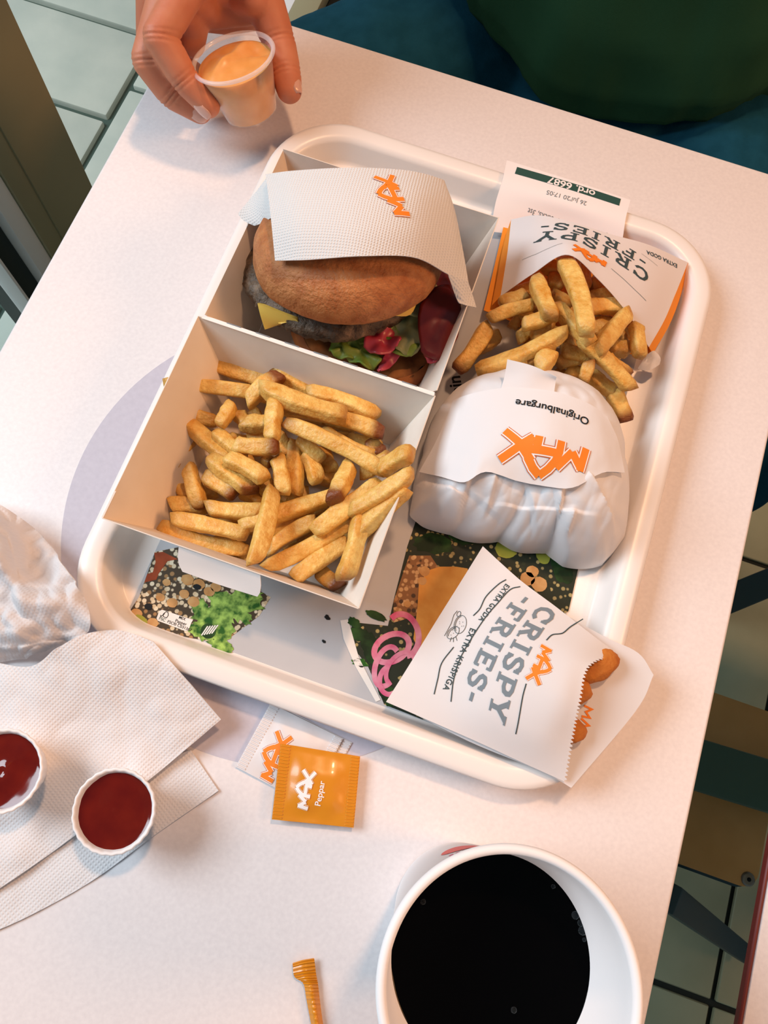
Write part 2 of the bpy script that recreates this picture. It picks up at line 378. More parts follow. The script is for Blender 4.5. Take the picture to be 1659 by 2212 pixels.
def grain_mat(name, dark, lights, scale, thr=.32):
    """flat print of cooked grains: pale round cells on a dark ground"""
    m = mat(name, dark, .6, .3); nt = m.node_tree; N = nt.nodes; Lk = nt.links; b = N['Principled BSDF']
    tc = N.new('ShaderNodeTexCoord'); v = N.new('ShaderNodeTexVoronoi'); v.inputs['Scale'].default_value = scale; Lk.new(tc.outputs['Object'], v.inputs['Vector'])
    r = N.new('ShaderNodeValToRGB'); e = r.color_ramp.elements; e[0].position = thr; e[0].color = (1, 1, 1, 1); e[1].position = thr + .12; e[1].color = (0, 0, 0, 1)
    Lk.new(v.outputs['Distance'], r.inputs['Fac'])
    c = N.new('ShaderNodeValToRGB'); c.color_ramp.interpolation = 'CONSTANT'; ce = c.color_ramp.elements
    ce[0].position = 0; ce[0].color = (*lights[0], 1); ce[1].position = .4; ce[1].color = (*lights[1], 1)
    for k, l in enumerate(lights[2:]):
        q = ce.new(.62 + .18 * k); q.color = (*l, 1)
    sp = N.new('ShaderNodeSeparateColor'); Lk.new(v.outputs['Color'], sp.inputs[0]); Lk.new(sp.outputs[0], c.inputs['Fac'])
    mx = N.new('ShaderNodeMixRGB'); Lk.new(r.outputs[0], mx.inputs[0]); mx.inputs[1].default_value = (*dark, 1); Lk.new(c.outputs[0], mx.inputs[2]); Lk.new(mx.outputs[0], b.inputs['Base Color'])
    return m
MT['print_grain'] = grain_mat('print_grain', (.06, .04, .02), [(.66, .56, .38), (.74, .66, .48), (.35, .20, .08), (.60, .48, .30)], 360, .42)
MT['print_grain_dark'] = grain_mat('print_grain_dark', (.012, .02, .01), [(.012, .02, .01), (.40, .32, .13), (.30, .24, .1), (.02, .03, .012)], 330, .34)
MT['print_crumb'] = grain_mat('print_crumb', (.24, .11, .04), [(.55, .34, .16), (.62, .40, .2), (.40, .2, .08), (.06, .03, .015)], 330, .38)
MT['print_leaf'] = mat('print_leaf', (.02, .10, .012), .6, .2, col2=(.36, .58, .12), cscale=190, cmix=(.4, .66), detail=3)
MT['print_leaf_dark'] = mat('print_leaf_dark', (.006, .02, .006), .6, .2, col2=(.03, .10, .02), cscale=70, cmix=(.4, .7))
MT['print_chicken'] = mat('print_chicken', (.62, .25, .04), .6, .2, col2=(.80, .42, .10), cscale=55, cmix=(.3, .7), detail=6)
MT['print_onion'] = mat('print_onion', (.62, .10, .22), .6, .2, col2=(.78, .36, .45), cscale=70, cmix=(.4, .65))
MT['print_pea'] = mat('print_pea', (.48, .24, .08), .6, .2, col2=(.62, .38, .16), cscale=120)
MT['print_olive'] = mat('print_olive', (.35, .36, .05), .6, .2)
MT['print_pepper'] = mat('print_pepper', (.40, .07, .02), .6, .2, col2=(.22, .04, .01), cscale=110)
MT['print_white'] = mat('print_white', (.80, .79, .76), .6, .2)
# ================================================================== the place
rng = random.Random(4)
# floor: dark grout bed with separate tiles
floor = tag(box('floor', (-.60, -1.2, -.05), (1.9, 2.0, -.008), MT['grout']), kind='structure')
T = .3225
tile_me = None
for i in range(-4, 5):
    for j in range(-3, 6):
        x0 = .598 + (i - 1) * T; y0 = -.16 + j * T
        if x0 < -.62 or x0 > 1.5: continue
        if tile_me is None:
            t = box('tile', (-T / 2 + .004, -T / 2 + .004, -.008), (T / 2 - .004, T / 2 - .004, 0), MT['tile'], floor, .0015, 1); tile_me = t.data
        else:
            t = bpy.data.objects.new('tile', tile_me); COL.objects.link(t); t.parent = floor
        t.location = (x0 + T / 2, y0 + T / 2, 0)
# pavement outside the window, separate concrete slabs
pave = tag(box('pavement', (-3.4, -1.2, -.06), (-.68, 3.4, -.012), MT['paver_bed']), kind='structure')
def paver(x0, x1, y0, y1):
    box('paving_slab', (x0 + .007, y0 + .006, -.05), (x1 - .007, y1 - .006, rng.uniform(-.002, .001)), MT['paver'], pave, .004, 2)
for k, x0 in enumerate((-.81, -1.23, -1.65, -2.07, -2.49, -2.91, -3.33)):
    x1 = -.685 if k == 0 else x0 + .42
    st = .634 if k == 0 else .211
    off = .915 if k != 0 else 1.0
    if k % 2 == 0 and k: off += .1
    y = off - st * (math.ceil((off + .6) / st))
    while y < 3.1:
        paver(x0, x1, y, y + st); y += st
# window: bottom rail, mullion of stacked profiles, glass panes
rail = tag(box('trim_1', (-.575, -.9, .0), (-.525, 2.0, .03), MT['frame_olive'], None, .003), kind='structure')
box('sill_strip', (-.67, -.9, 0.0), (-.5755, 2.0, .028), MT['frame_white'], rail, .002)
win = tag(box('window_1', (-.612, .567, .045), (-.606, 2.0, 2.4), MT['glass']), kind='structure')
box('mullion', (-.66, .447, .0), (-.57, .563, 2.4), MT['frame_olive'], win, .002)
box('mullion_face', (-.572, .4755, .0), (-.5675, .563, 2.4), MT['frame_olive'], win, .0008)
box('mullion_cover', (-.66, .420, .0), (-.574, .4465, 2.4), MT['frame_white'], win, .001)
box('gasket', (-.652, .391, .0), (-.590, .4195, 2.4), MT['gasket'], win, .001)
win2 = tag(box('window_2', (-.612, -.9, .045), (-.606, .386, 2.4), MT['glass']), kind='structure')
box('glazing_bead', (-.615, .3862, .0), (-.585, .3905, 2.4), MT['frame_white'], win2, .0008)
# ---- table
table = empty('cafe_table', (-.05, .1, 0), 'white speckled rectangular cafe table carrying the food tray', 'table')
top = box('table_top', (-.297, -.42, TZ - .024), (.197, .483, TZ), MT['laminate'], table, .0022, 3)
box('edge_band', (-.2978, -.4208, TZ - .0215), (.1978, .4838, TZ - .0035), MT['laminate_edge'], table, .0004, 1)
box('foot_plate', (-.24, -.18, .001), (.14, .26, .013), MT['steel_blue'], table, .004)
lathe('column', [(3.2, 1.2), (3.2, 71.4)], (-.05, .04, 0), 24, MT['steel_blue'], table)
lathe('mount_plate', [(3.2, 70.4), (14, 70.6), (14, 71.5)], (-.05, .04, 0), 24, MT['steel_blue'], table)
def disc_pts(c, r, n=96): return [(c[0] + r * math.cos(2 * math.pi * k / n), c[1] + r * math.sin(2 * math.pi * k / n)) for k in range(n)]
# printed round mark on the laminate (part of the table)
c = P(640, 1135); R0 = .142
bm = bmesh.new()
bmesh.ops.create_cone(bm, cap_ends=True, segments=128, radius1=R0, radius2=R0, depth=.0003)
for v in bm.verts: v.co += Vector((c.x, c.y, TZ + .00015))
sharp(from_bm('round_mark', bm, MT['disc'], table), 30)
# ---- neighbouring table
nt_ = empty('cafe_table', (.66, .04, 0), 'neighbouring white table with a dark red edge beyond the narrow gap', 'table')
box('table_top', (.247, -.42, TZ - .006), (.98, .483, TZ), MT['laminate'], nt_, .001, 2)
box('edge_band', (.2445, -.42, TZ - .006), (.2469, .483, TZ - .0003), MT['red_edge'], nt_, .0008, 1)
lathe('column', [(3.2, 1.2), (3.2, 71)], (.78, .04, 0), 24, MT['steel_blue'], nt_)
box('foot_plate', (.66, -.15, .001), (.9, .23, .013), MT['steel_blue'], nt_, .004)
# ---- stool under the gap
st = empty('wooden_stool', (.33, .08, 0), 'low stool with brown wooden seat and dark metal frame beside the table', 'stool')
bm = bmesh.new(); bmesh.ops.create_cube(bm, size=1)
for v in bm.verts: v.co = Vector((v.co.x * .185 + .3055, v.co.y * .163 + .0815, v.co.z * .014 + TZ - .307))
ve = [e for e in bm.edges if abs(e.verts[0].co.z - e.verts[1].co.z) > .01]
bmesh.ops.bevel(bm, geom=ve, offset=.016, segments=6, affect='EDGES', profile=.5)
seat = sharp(from_bm('seat', bm, MT['wood'], st), 40)
bm = bmesh.new(); bmesh.ops.create_cube(bm, size=1)
for v in bm.verts: v.co = Vector((v.co.x * .190 + .3055, v.co.y * .168 + .0815, v.co.z * .006 + TZ - .317))
ve = [e for e in bm.edges if abs(e.verts[0].co.z - e.verts[1].co.z) > .005]
bmesh.ops.bevel(bm, geom=ve, offset=.018, segments=6, affect='EDGES', profile=.5)
from_bm('seat_underside', bm, MT['steel_blue'], st)
for bx_, by_ in ((.389, .008), (.389, .155), (.222, .008), (.222, .155)):
    b = lathe('bolt', [(0.01, .25), (.45, .25), (.62, .12), (.65, 0)], (bx_, by_, TZ - .300), 16, MT['bolt'], st)
    lathe('bolt_socket', [(0.01, .27), (.2, .27), (.2, .25)], (bx_, by_, TZ - .300), 8, MT['ink'], b)
bar('cross_bar', (.20, .082, TZ - .262), (.50, .0955, TZ - .262), .046, .012, MT['steel_green'], st, bev=.003)
bar('bar_post', (.225, .083, TZ - .30), (.225, .083, TZ - .262), .03, .02, MT['steel_green'], st, up=(0, 1, 0))
bar('bar_post', (.375, .09, TZ - .30), (.375, .09, TZ - .262), .03, .02, MT['steel_green'], st, up=(0, 1, 0))
for a, b in ((( .30, -.028, TZ - .25), (.62, -.083, .02)), ((.42, .347, TZ - .25), (.46, .38, .01)), ((.23, .01, TZ - .31), (.15, -.08, .01)), ((.23, .15, TZ - .31), (.15, .25, .01))):
    bar('leg', a, b, .024, .018, MT['steel_blue'], st)
bar('side_rail', (.30, -.028, TZ - .252), (.222, .008, TZ - .318), .022, .016, MT['steel_blue'], st)
bar('side_rail', (.205, .163, TZ - .25), (.43, .355, TZ - .25), .026, .018, MT['steel_blue'], st)
bar('side_rail', (.215, .171, TZ - .252), (.222, .155, TZ - .318), .022, .016, MT['steel_blue'], st)
# ---- tray
def rrect(x0, x1, y0, y1, r, n=14):
    out = []
    for cx_, cy_, a0 in ((x1 - r, y1 - r, 0), (x0 + r, y1 - r, 90), (x0 + r, y0 + r, 180), (x1 - r, y0 + r, 270)):
        for k in range(n + 1):
            a = math.radians(a0 + 90 * k / n); out.append((cx_ + r * math.cos(a), cy_ + r * math.sin(a)))
    return out
TX0, TX1, TY0, TY1 = -18.2, 13.3, .55, 39.3
def tray_ring(ins, h, r):
    return [V(x, y, h) for x, y in rrect(TX0 + ins, TX1 - ins, TY0 + ins, TY1 - ins, r)]
prof = [(2.6, .03, 2.8), (2.2, .06, 3.0), (1.95, .25, 3.2), (1.5, 1.6, 3.7), (.4, 1.7, 4.6), (.08, 1.78, 5.0), (0, 1.92, 5.1), (.1, 2.08, 5.0), (.4, 2.18, 4.7), (1.0, 2.18, 4.2), (1.35, 2.08, 3.9), (1.5, 1.85, 3.7), (1.85, .7, 3.4), (1.95, .48, 3.3), (2.15, .40, 3.1)]
vs, fs = [], []
for p in prof: vs += tray_ring(*p)
n = len(vs) // len(prof)
for i in range(len(prof) - 1):
    for k in range(n): fs.append((i * n + k, i * n + (k + 1) % n, (i + 1) * n + (k + 1) % n, (i + 1) * n + k))
fs.append(tuple(range(n))[::-1]); fs.append(tuple((len(prof) - 1) * n + k for k in range(n)))
tray = tag(mesh('serving_tray', vs, fs, MT['tray']), 'off-white plastic serving tray with raised rounded rim under the food', 'tray')
# ---- printed liner paper
liner = empty('tray_liner', V(-2, 10, .45), 'grey paper tray liner printed with salad pictures lying in the tray', 'paper liner')
LH = .47
sheet = patch('sheet', [[V(-14.6, 36.0, LH), V(-2, 36.0, LH), V(9.9, 36.0, LH)], [V(-14.66, 2.62, LH), V(-2, 2.62, LH), V(9.9, 2.62, LH)]], 12, 12, MT['liner'], liner, .0004)
def flat(name, pts, h, m, parent, px=True):
    vs = [P(x, y, h) if px else V(x, y, h) for x, y in pts]
    o = mesh(name, vs, [tuple(range(len(vs)))], m, parent, False)
    if o.data.polygons[0].normal.z < 0: o.data.flip_normals()
    return o
def flat_ring(name, c, rx, ry, w, h, m, parent, ang=0, a0=0, a1=360, n=28):
    vs, fs = [], []
    for k in range(n + 1):
        a = math.radians(a0 + (a1 - a0) * k / n)
        for s in (-.5, .5):
            x = (rx + s * w) * math.cos(a); y = (ry + s * w) * math.sin(a)
            ca, sa = math.cos(ang), math.sin(ang)
            vs.append(P(c[0] + x * ca - y * sa, c[1] + x * sa + y * ca, h))
    for k in range(n): fs.append((2 * k, 2 * k + 1, 2 * k + 3, 2 * k + 2))
    o = mesh(name, vs, fs, m, parent, False)
    if o.data.polygons[0].normal.z < 0: o.data.flip_normals()
    return o
def blob(name, c, rx, ry, h, m, parent, ang=0, jag=.1, n=18, seed=0, px=True):
    r = random.Random(seed * 77 + int(c[0]) * 3 + int(c[1])); pts = []
    for k in range(n):
        a = 2 * math.pi * k / n; s = 1 + r.uniform(-jag, jag)
        x, y = rx * s * math.cos(a), ry * s * math.sin(a)
        pts.append((c[0] + x * math.cos(ang) - y * math.sin(ang), c[1] + x * math.sin(ang) + y * math.cos(ang)))
    return flat(name, pts, h, m, parent)
L1, L2, L3, L4 = LH + .012, LH + .022, LH + .032, LH + .042
# left picture: grains, pepper strip, lettuce
flat('printed_grains', [(335, 1192), (395, 1180), (480, 1230), (585, 1290), (560, 1330), (480, 1390), (400, 1376), (272, 1332), (300, 1290)], L1, MT['print_grain'], liner)
flat('printed_pepper_strip', [(333, 1194), (352, 1192), (384, 1208), (362, 1212), (342, 1240), (338, 1252), (312, 1258), (318, 1240), (330, 1236), (336, 1214)], L2, MT['print_pepper'], liner)
lf = random.Random(3)
for q, (lx, ly, r1, r2, an) in enumerate([(525, 1300, 48, 20, .2), (480, 1310, 40, 26, .8), (452, 1332, 34, 26, .1), (440, 1362, 36, 20, .4), (476, 1352, 30, 34, .6), (512, 1322, 34, 16, .6), (475, 1394, 26, 13, .3), (430, 1310, 20, 16, .3), (545, 1286, 24, 12, -.2)]):
    blob('printed_lettuce', (lx, ly), r1, r2, L2 + .002 * q, MT['print_leaf'], liner, an, .28, 26, q)
for q, (lx, ly, rr) in enumerate([(398, 1283, 11), (430, 1262, 13), (418, 1300, 13), (372, 1302, 12), (452, 1278, 12), (405, 1252, 14), (346, 1290, 10), (295, 1326, 13), (330, 1345, 12), (466, 1268, 12), (360, 1258, 9)]):
    blob('printed_chickpea', (lx, ly), rr, rr * .85, L2 + .02, MT['print_pea'], liner, .3, .06, 14, q)
blob('printed_olive', (303, 1340), 16, 11, L2 + .024, MT['print_olive'], liner, .5, .05, 16, 3)
blob('printed_bean', (321, 1310), 9, 7, L2 + .024, MT['ink'], liner, .2, .08, 14, 5); blob('printed_bean', (426, 1268), 9, 6, L2 + .026, MT['ink'], liner, .2, .08, 14, 6)
# paper origin label on the left picture
lab = flat('printed_label', [(350, 1317), (417, 1339), (413, 1346), (407, 1362), (400, 1363), (341, 1341), (338, 1336), (344, 1320)], L4, MT['print_white'], liner)
for s, a, b in (('MIX', (386, 1336), (400, 1341)), ('Papper', (378, 1343), (402, 1352)), ('FSC® C031367', (361, 1345), (409, 1362))):
    decal('label_print', lab, text2d(s, .01), a, b, MT['ink'], liner, .0001, cell=.05)
decal('label_print', lab, strokes2d([[(0, .2), (.12, 0), (.45, .55)], [(.42, .1), (.95, .1)], [(.42, .12), (.3, .45), (.5, .85), (.8, .85), (1, .5), (.92, .12)]], .09), (345, 1331), (361, 1337), MT['ink'], liner, .0001, cell=.05)
decal('label_print', lab, text2d('FSC', .01), (343, 1338), (356, 1343), MT['ink_green'], liner, .0001, cell=.05)
flat_ring('striped_mark', (450, 1363), 8, 8, 17, L4, MT['print_leaf_dark'], liner)
for q in range(5):
    x = 438 + q * 5.5; flat('stripe', [(x - 4, 1372 - q), (x - 1.5, 1373 - q), (x + 12, 1353 - q * .6), (x + 9.5, 1352 - q * .6)], L4 + .008, MT['print_white'], liner)
# right picture: greens, chicken, onion rings
flat('printed_greens', [(900, 1120), (1080, 1130), (1260, 1180), (1244, 1250), (1228, 1320), (1100, 1400), (960, 1560), (912, 1554), (830, 1522), (795, 1440), (752, 1385), (762, 1344), (838, 1352), (852, 1290), (880, 1180)], L1, MT['print_grain_dark'], liner)
flat('printed_crumbs', [(884, 1200), (930, 1200), (950, 1230), (920, 1290), (900, 1330), (850, 1345), (850, 1300), (870, 1240)], L2, MT['print_crumb'], liner)
for q, (lx, ly, r1, r2, an) in enumerate([(935, 1175, 44, 22, .1), (1215, 1225, 22, 40, -.3), (1000, 1160, 30, 16, .3), (775, 1370, 24, 14, .4), (800, 1400, 18, 40, -.3), (835, 1495, 16, 34, -.4), (765, 1345, 16, 10, .6), (812, 1330, 24, 9, .4)]):
    blob('printed_leaf', (lx, ly), r1, r2, L2 + .003 * q, MT['print_leaf_dark'], liner, an, .15, 22, q)
blob('printed_leaf', (846, 1508), 14, 16, L3, MT['print_leaf'], liner, -.5, .2, 22, 9); blob('printed_leaf', (778, 1432), 18, 9, L3, MT['print_leaf'], liner, .2, .2, 22, 9)
flat('printed_chicken', [(925, 1232), (950, 1224), (985, 1224), (1010, 1228), (1015, 1260), (975, 1320), (930, 1385), (905, 1405), (893, 1380), (902, 1310), (905, 1262)], L3, MT['print_chicken'], liner)
for q, (lx, ly, rr) in enumerate([(917, 1234, 12), (912, 1255, 10), (880, 1305, 8), (1140, 1250, 16), (1165, 1262, 18), (1150, 1235, 14)]):
    blob('printed_chickpea', (lx, ly), rr, rr * .9, L3 + .008, MT['print_pea'], liner, .3, .08, 14, q)
blob('printed_pickle', (1093, 1186), 24, 20, L3, MT['print_olive'], liner, .2, .05, 18, 1); blob('printed_pickle', (1172, 1198), 14, 22, L3, MT['print_olive'], liner, -.4, .05, 18, 2)
for q, (cx_, cy_, rx_, ry_, w_, an, a0, a1) in enumerate([(846, 1400, 40, 28, 13, -.5, 0, 360), (870, 1372, 34, 46, 13, -.2, -120, 90), (835, 1440, 24, 44, 12, .3, 40, 300), (865, 1445, 26, 40, 10, .6, 90, 330), (842, 1470, 22, 30, 11, .1, 60, 260)]):
    flat_ring('printed_onion_ring', (cx_, cy_), rx_, ry_, w_, L4 + .006 * q, MT['print_onion'], liner, an, a0, a1)
flat('printed_bowl_rim', [(735, 1340), (752, 1338), (775, 1420), (822, 1512), (812, 1516), (768, 1440), (742, 1380)], L3, MT['print_white'], liner)
decal('liner_print', sheet, text2d('ein', .02), (1000, 852), (993, 812), MT['ink'], liner, .0003)
blob('printed_leaf', (707, 1334), 7, 5, L2, MT['ink'], liner, .7, .2, 10, 2); blob('printed_leaf', (700, 1386), 5, 3, L2, MT['ink'], liner, .7, .2, 10, 3)
# ---- carton: base and lid joined by a hinge, each with four wall panels
carton = empty('burger_carton', V(-9, 19.6, .5), 'open white cardboard burger carton with burger half and fries half', 'carton')
def half(name, fl, rm, h0, h1, parent, skip=None):
    (fx0, fx1, fy0, fy1), (rx0, rx1, ry0, ry1) = fl, rm
    base = box(name, V(fx0, fy0, h0 - .05), V(fx1, fy1, h0), MT['card'], parent, .0001, 1)
    F = [(fx0, fy0), (fx1, fy0), (fx1, fy1), (fx0, fy1)]; Rm = [(rx0, ry0), (rx1, ry0), (rx1, ry1), (rx0, ry1)]
    for k in range(4):
        a, b = F[k], F[(k + 1) % 4]; c_, d_ = Rm[(k + 1) % 4], Rm[k]
        hh = h1[k] if isinstance(h1, (list, tuple)) else h1
        ha = hh if not isinstance(hh, (list, tuple)) else hh[0]; hb = hh if not isinstance(hh, (list, tuple)) else hh[1]
        bow = .0014 * (1 if k != 2 else .3)
        out = Vector(((a[1] - b[1]) * -1, (a[0] - b[0]), 0)).normalized() * -1
        lowr = [V(a[0] + (b[0] - a[0]) * t, a[1] + (b[1] - a[1]) * t, h0) for t in (0, .5, 1)]
        upr = [V(d_[0] + (c_[0] - d_[0]) * t, d_[1] + (c_[1] - d_[1]) * t, ha + (hb - ha) * t) for t in (0, .5, 1)]
        upr[1] = upr[1] + Vector((0, 0, -.0004))
        mid = [(p + q) / 2 + (Vector((0, 0, 0)) if i != 1 else Vector((0, 0, 0))) for i, (p, q) in enumerate(zip(lowr, upr))]
        patch('wall_panel', [upr, mid, lowr], 10, 6, MT['card'], base, .0006)
    return base
RH = 5.9
lid = half('lid', (-14.2, -3.6, 8.0, 17.9), (-16.3, -1.75, 6.6, 19.6), .62, [RH, RH, RH, RH], carton)
base = half('base', (-14.3, -3.4, 21.3, 30.6), (-15.9, -1.75, 19.75, 32.2), .62, [RH - .05, RH + .4, RH + .3, RH + .2], carton)
patch('hinge', [[V(-15.9, 19.8, RH - .02), V(-9, 19.8, RH - .04), V(-1.8, 19.8, RH - .02)], [V(-16.1, 19.55, RH), V(-9, 19.55, RH - .03), V(-1.8, 19.55, RH)]], 8, 2, MT['card_edge'], carton, .0005)
for k in range(7):
    x = -14.6 + k * 1.8
    box('hinge_slit', V(x, 19.76, RH - .02), V(x + .9, 19.82, RH + .012), MT['ink_grey'], carton, .0001, 1)
patch('lock_tab', [[P(386, 1181, 5.7), P(470, 1210, 5.7), P(562, 1242, 5.7)], [P(384, 1212, 5.0), P(470, 1240, 4.9), P(563, 1275, 5.0)], [P(394, 1235, 4.6), P(470, 1262, 4.5), P(556, 1289, 4.6)]], 8, 3, MT['card_edge'], carton, .0006)
patch('corner_flap', [[V(-16.3, 6.6, RH), V(-16.28, 8.2, RH + .02)], [V(-16.55, 6.75, RH - .9), V(-16.5, 8.2, RH - .6)]], 3, 3, MT['card_edge'], carton, .0006)
# ================================================================== food
rng = random.Random(11)
def fry_obj(p0, p1, w, bend, tip0, tip1, label, group, seed):
    r = random.Random(seed); d = p1 - p0; L = d.length; d.normalize()
    s = d.cross(Vector((0, 0, 1)))
    s = s.normalized() if s.length > .1 else Vector((1, 0, 0))
    u = s.cross(d); roll = r.uniform(-.5, .5); s, u = s * math.cos(roll) + u * math.sin(roll), u * math.cos(roll) - s * math.sin(roll)
    n = 13; q8 = [(1, .5), (.96, .78), (.78, .96), (.5, 1)]; sec = [(x * (1 if k % 2 == 0 else 1), y) for k in (0,) for x, y in q8] + [(-y, x) for x, y in q8] + [(-x, -y) for x, y in q8] + [(y, -x) for x, y in q8]; S8 = len(sec)
    vs, fs, tips = [], [], []
    asp = r.uniform(.85, 1.0); ph = r.uniform(0, 6); cut0, cut1 = r.uniform(-.5, .5), r.uniform(-.5, .5)
    b2 = r.uniform(-.5, .5) * bend
    for i in range(n):
        t = i / (n - 1); e = min(t, 1 - t) * L
        sc = min(1.0, .74 + .26 * min(1, e / (w * .22))) * (1 + .06 * math.sin(t * 9 + ph) + r.uniform(-.03, .03))
        c = p0 + d * L * t + s * bend * math.sin(math.pi * t) + u * b2 * math.sin(math.pi * t)
        sh = (cut0 * max(0, 1 - t * 5) - cut1 * max(0, 1 - (1 - t) * 5)) * w * .5
        for k, (a, b) in enumerate(sec):
            q = 1 + .05 * noise.noise(Vector((a * 1.5, b * 1.5, t * 7 + seed)))
            vs.append(c + s * a * w / 2 * sc * q + u * b * w / 2 * asp * sc * q + d * sh * a)
            d0, d1 = t * L, (1 - t) * L
            tips.append(max(tip0 * max(0, 1 - d0 / (w * 1.1)), tip1 * max(0, 1 - d1 / (w * 1.1))) + .10 * abs(a * b) * 2)
    for i in range(n - 1):
        for k in range(S8): fs.append((i * S8 + k, i * S8 + (k + 1) % S8, (i + 1) * S8 + (k + 1) % S8, (i + 1) * S8 + k))
    for e, base_, rev in ((p0 - d * w * .04, 0, True), (p1 + d * w * .04, (n - 1) * S8, False)):
        vs.append(e + s * r.uniform(-.1, .1) * w); ci = len(vs) - 1; tips.append(max(tips[base_:base_ + S8]))
        for k in range(S8):
            f = (base_ + k, base_ + (k + 1) % S8, ci); fs.append(f[::-1] if rev else f)
    o = mesh('french_fry', vs, fs, MT['fry'])
    o.data.flip_normals() if False else None
    at = o.data.attributes.new('tip', 'FLOAT', 'POINT'); at.data.foreach_set('value', tips)
    bm = bmesh.new(); bm.from_mesh(o.data); bmesh.ops.recalc_face_normals(bm, faces=bm.faces[:]); bm.to_mesh(o.data); bm.free()
    return tag(o, label, 'french fry', group)
def flabel(L, t, where, p, hz, slope):
    size = 'long' if L > .055 else 'stubby' if L < .024 else 'short' if L < .036 else 'middle-length'
    dx, dy = abs(slope.x), abs(slope.y); size += ' crosswise' if dx > 1.7 * dy else ' lengthwise' if dy > 1.7 * dx else ' slanting'
    tip = 'brown-tipped ' if t > .75 else 'pale-ended ' if t < .3 else ''
    lay = 'topping the heap' if hz > 4.2 else 'low in the heap' if hz < 2.3 else 'amid the heap'
    x, y = p.x * 100, p.y * 100
    if 'carton' in where:
        s = 'near the hinge' if y > 15.3 else 'near the lock tab' if y < 10.2 else 'near the window-side wall' if x < -11.5 else 'near the wrapped burger' if x < 100 and x > -5.5 else 'mid-carton'
        return '%s %sfry %s %s' % (size, tip, lay, s) + ', ' + where
    s = 'under the bag mouth' if y > 29.5 else 'by the wrapped burger' if y < 26.0 else 'near the burger half' if x < 1.5 else 'mid-spill'
    return '%s %sfry %s %s' % (size, tip, lay, s) + ', ' + where
def fries(lst, k, ox, oy, where, group, wscale=1.0, seed0=0):
    for i, it in enumerate(lst):
        x0, y0, h0, x1, y1, h1 = it[:6]; tb = it[6] if len(it) > 6 else (rng.uniform(.1, .6), rng.uniform(.1, .6)); w = it[7] if len(it) > 7 else 1.0
        a = P(ox + x0 / k, oy + y0 / k, h0); b = P(ox + x1 / k, oy + y1 / k, h1); L = (b - a).length
        fry_obj(a, b, .0092 * w * wscale * rng.uniform(.92, 1.06), rng.uniform(-.05, .05) * L, tb[0], tb[1], flabel(L, max(tb), where, (a + b) / 2, (h0 + h1) / 2, b - a), group, seed0 + i)
D = (1.3, .3); E_ = (.2, 1.3)
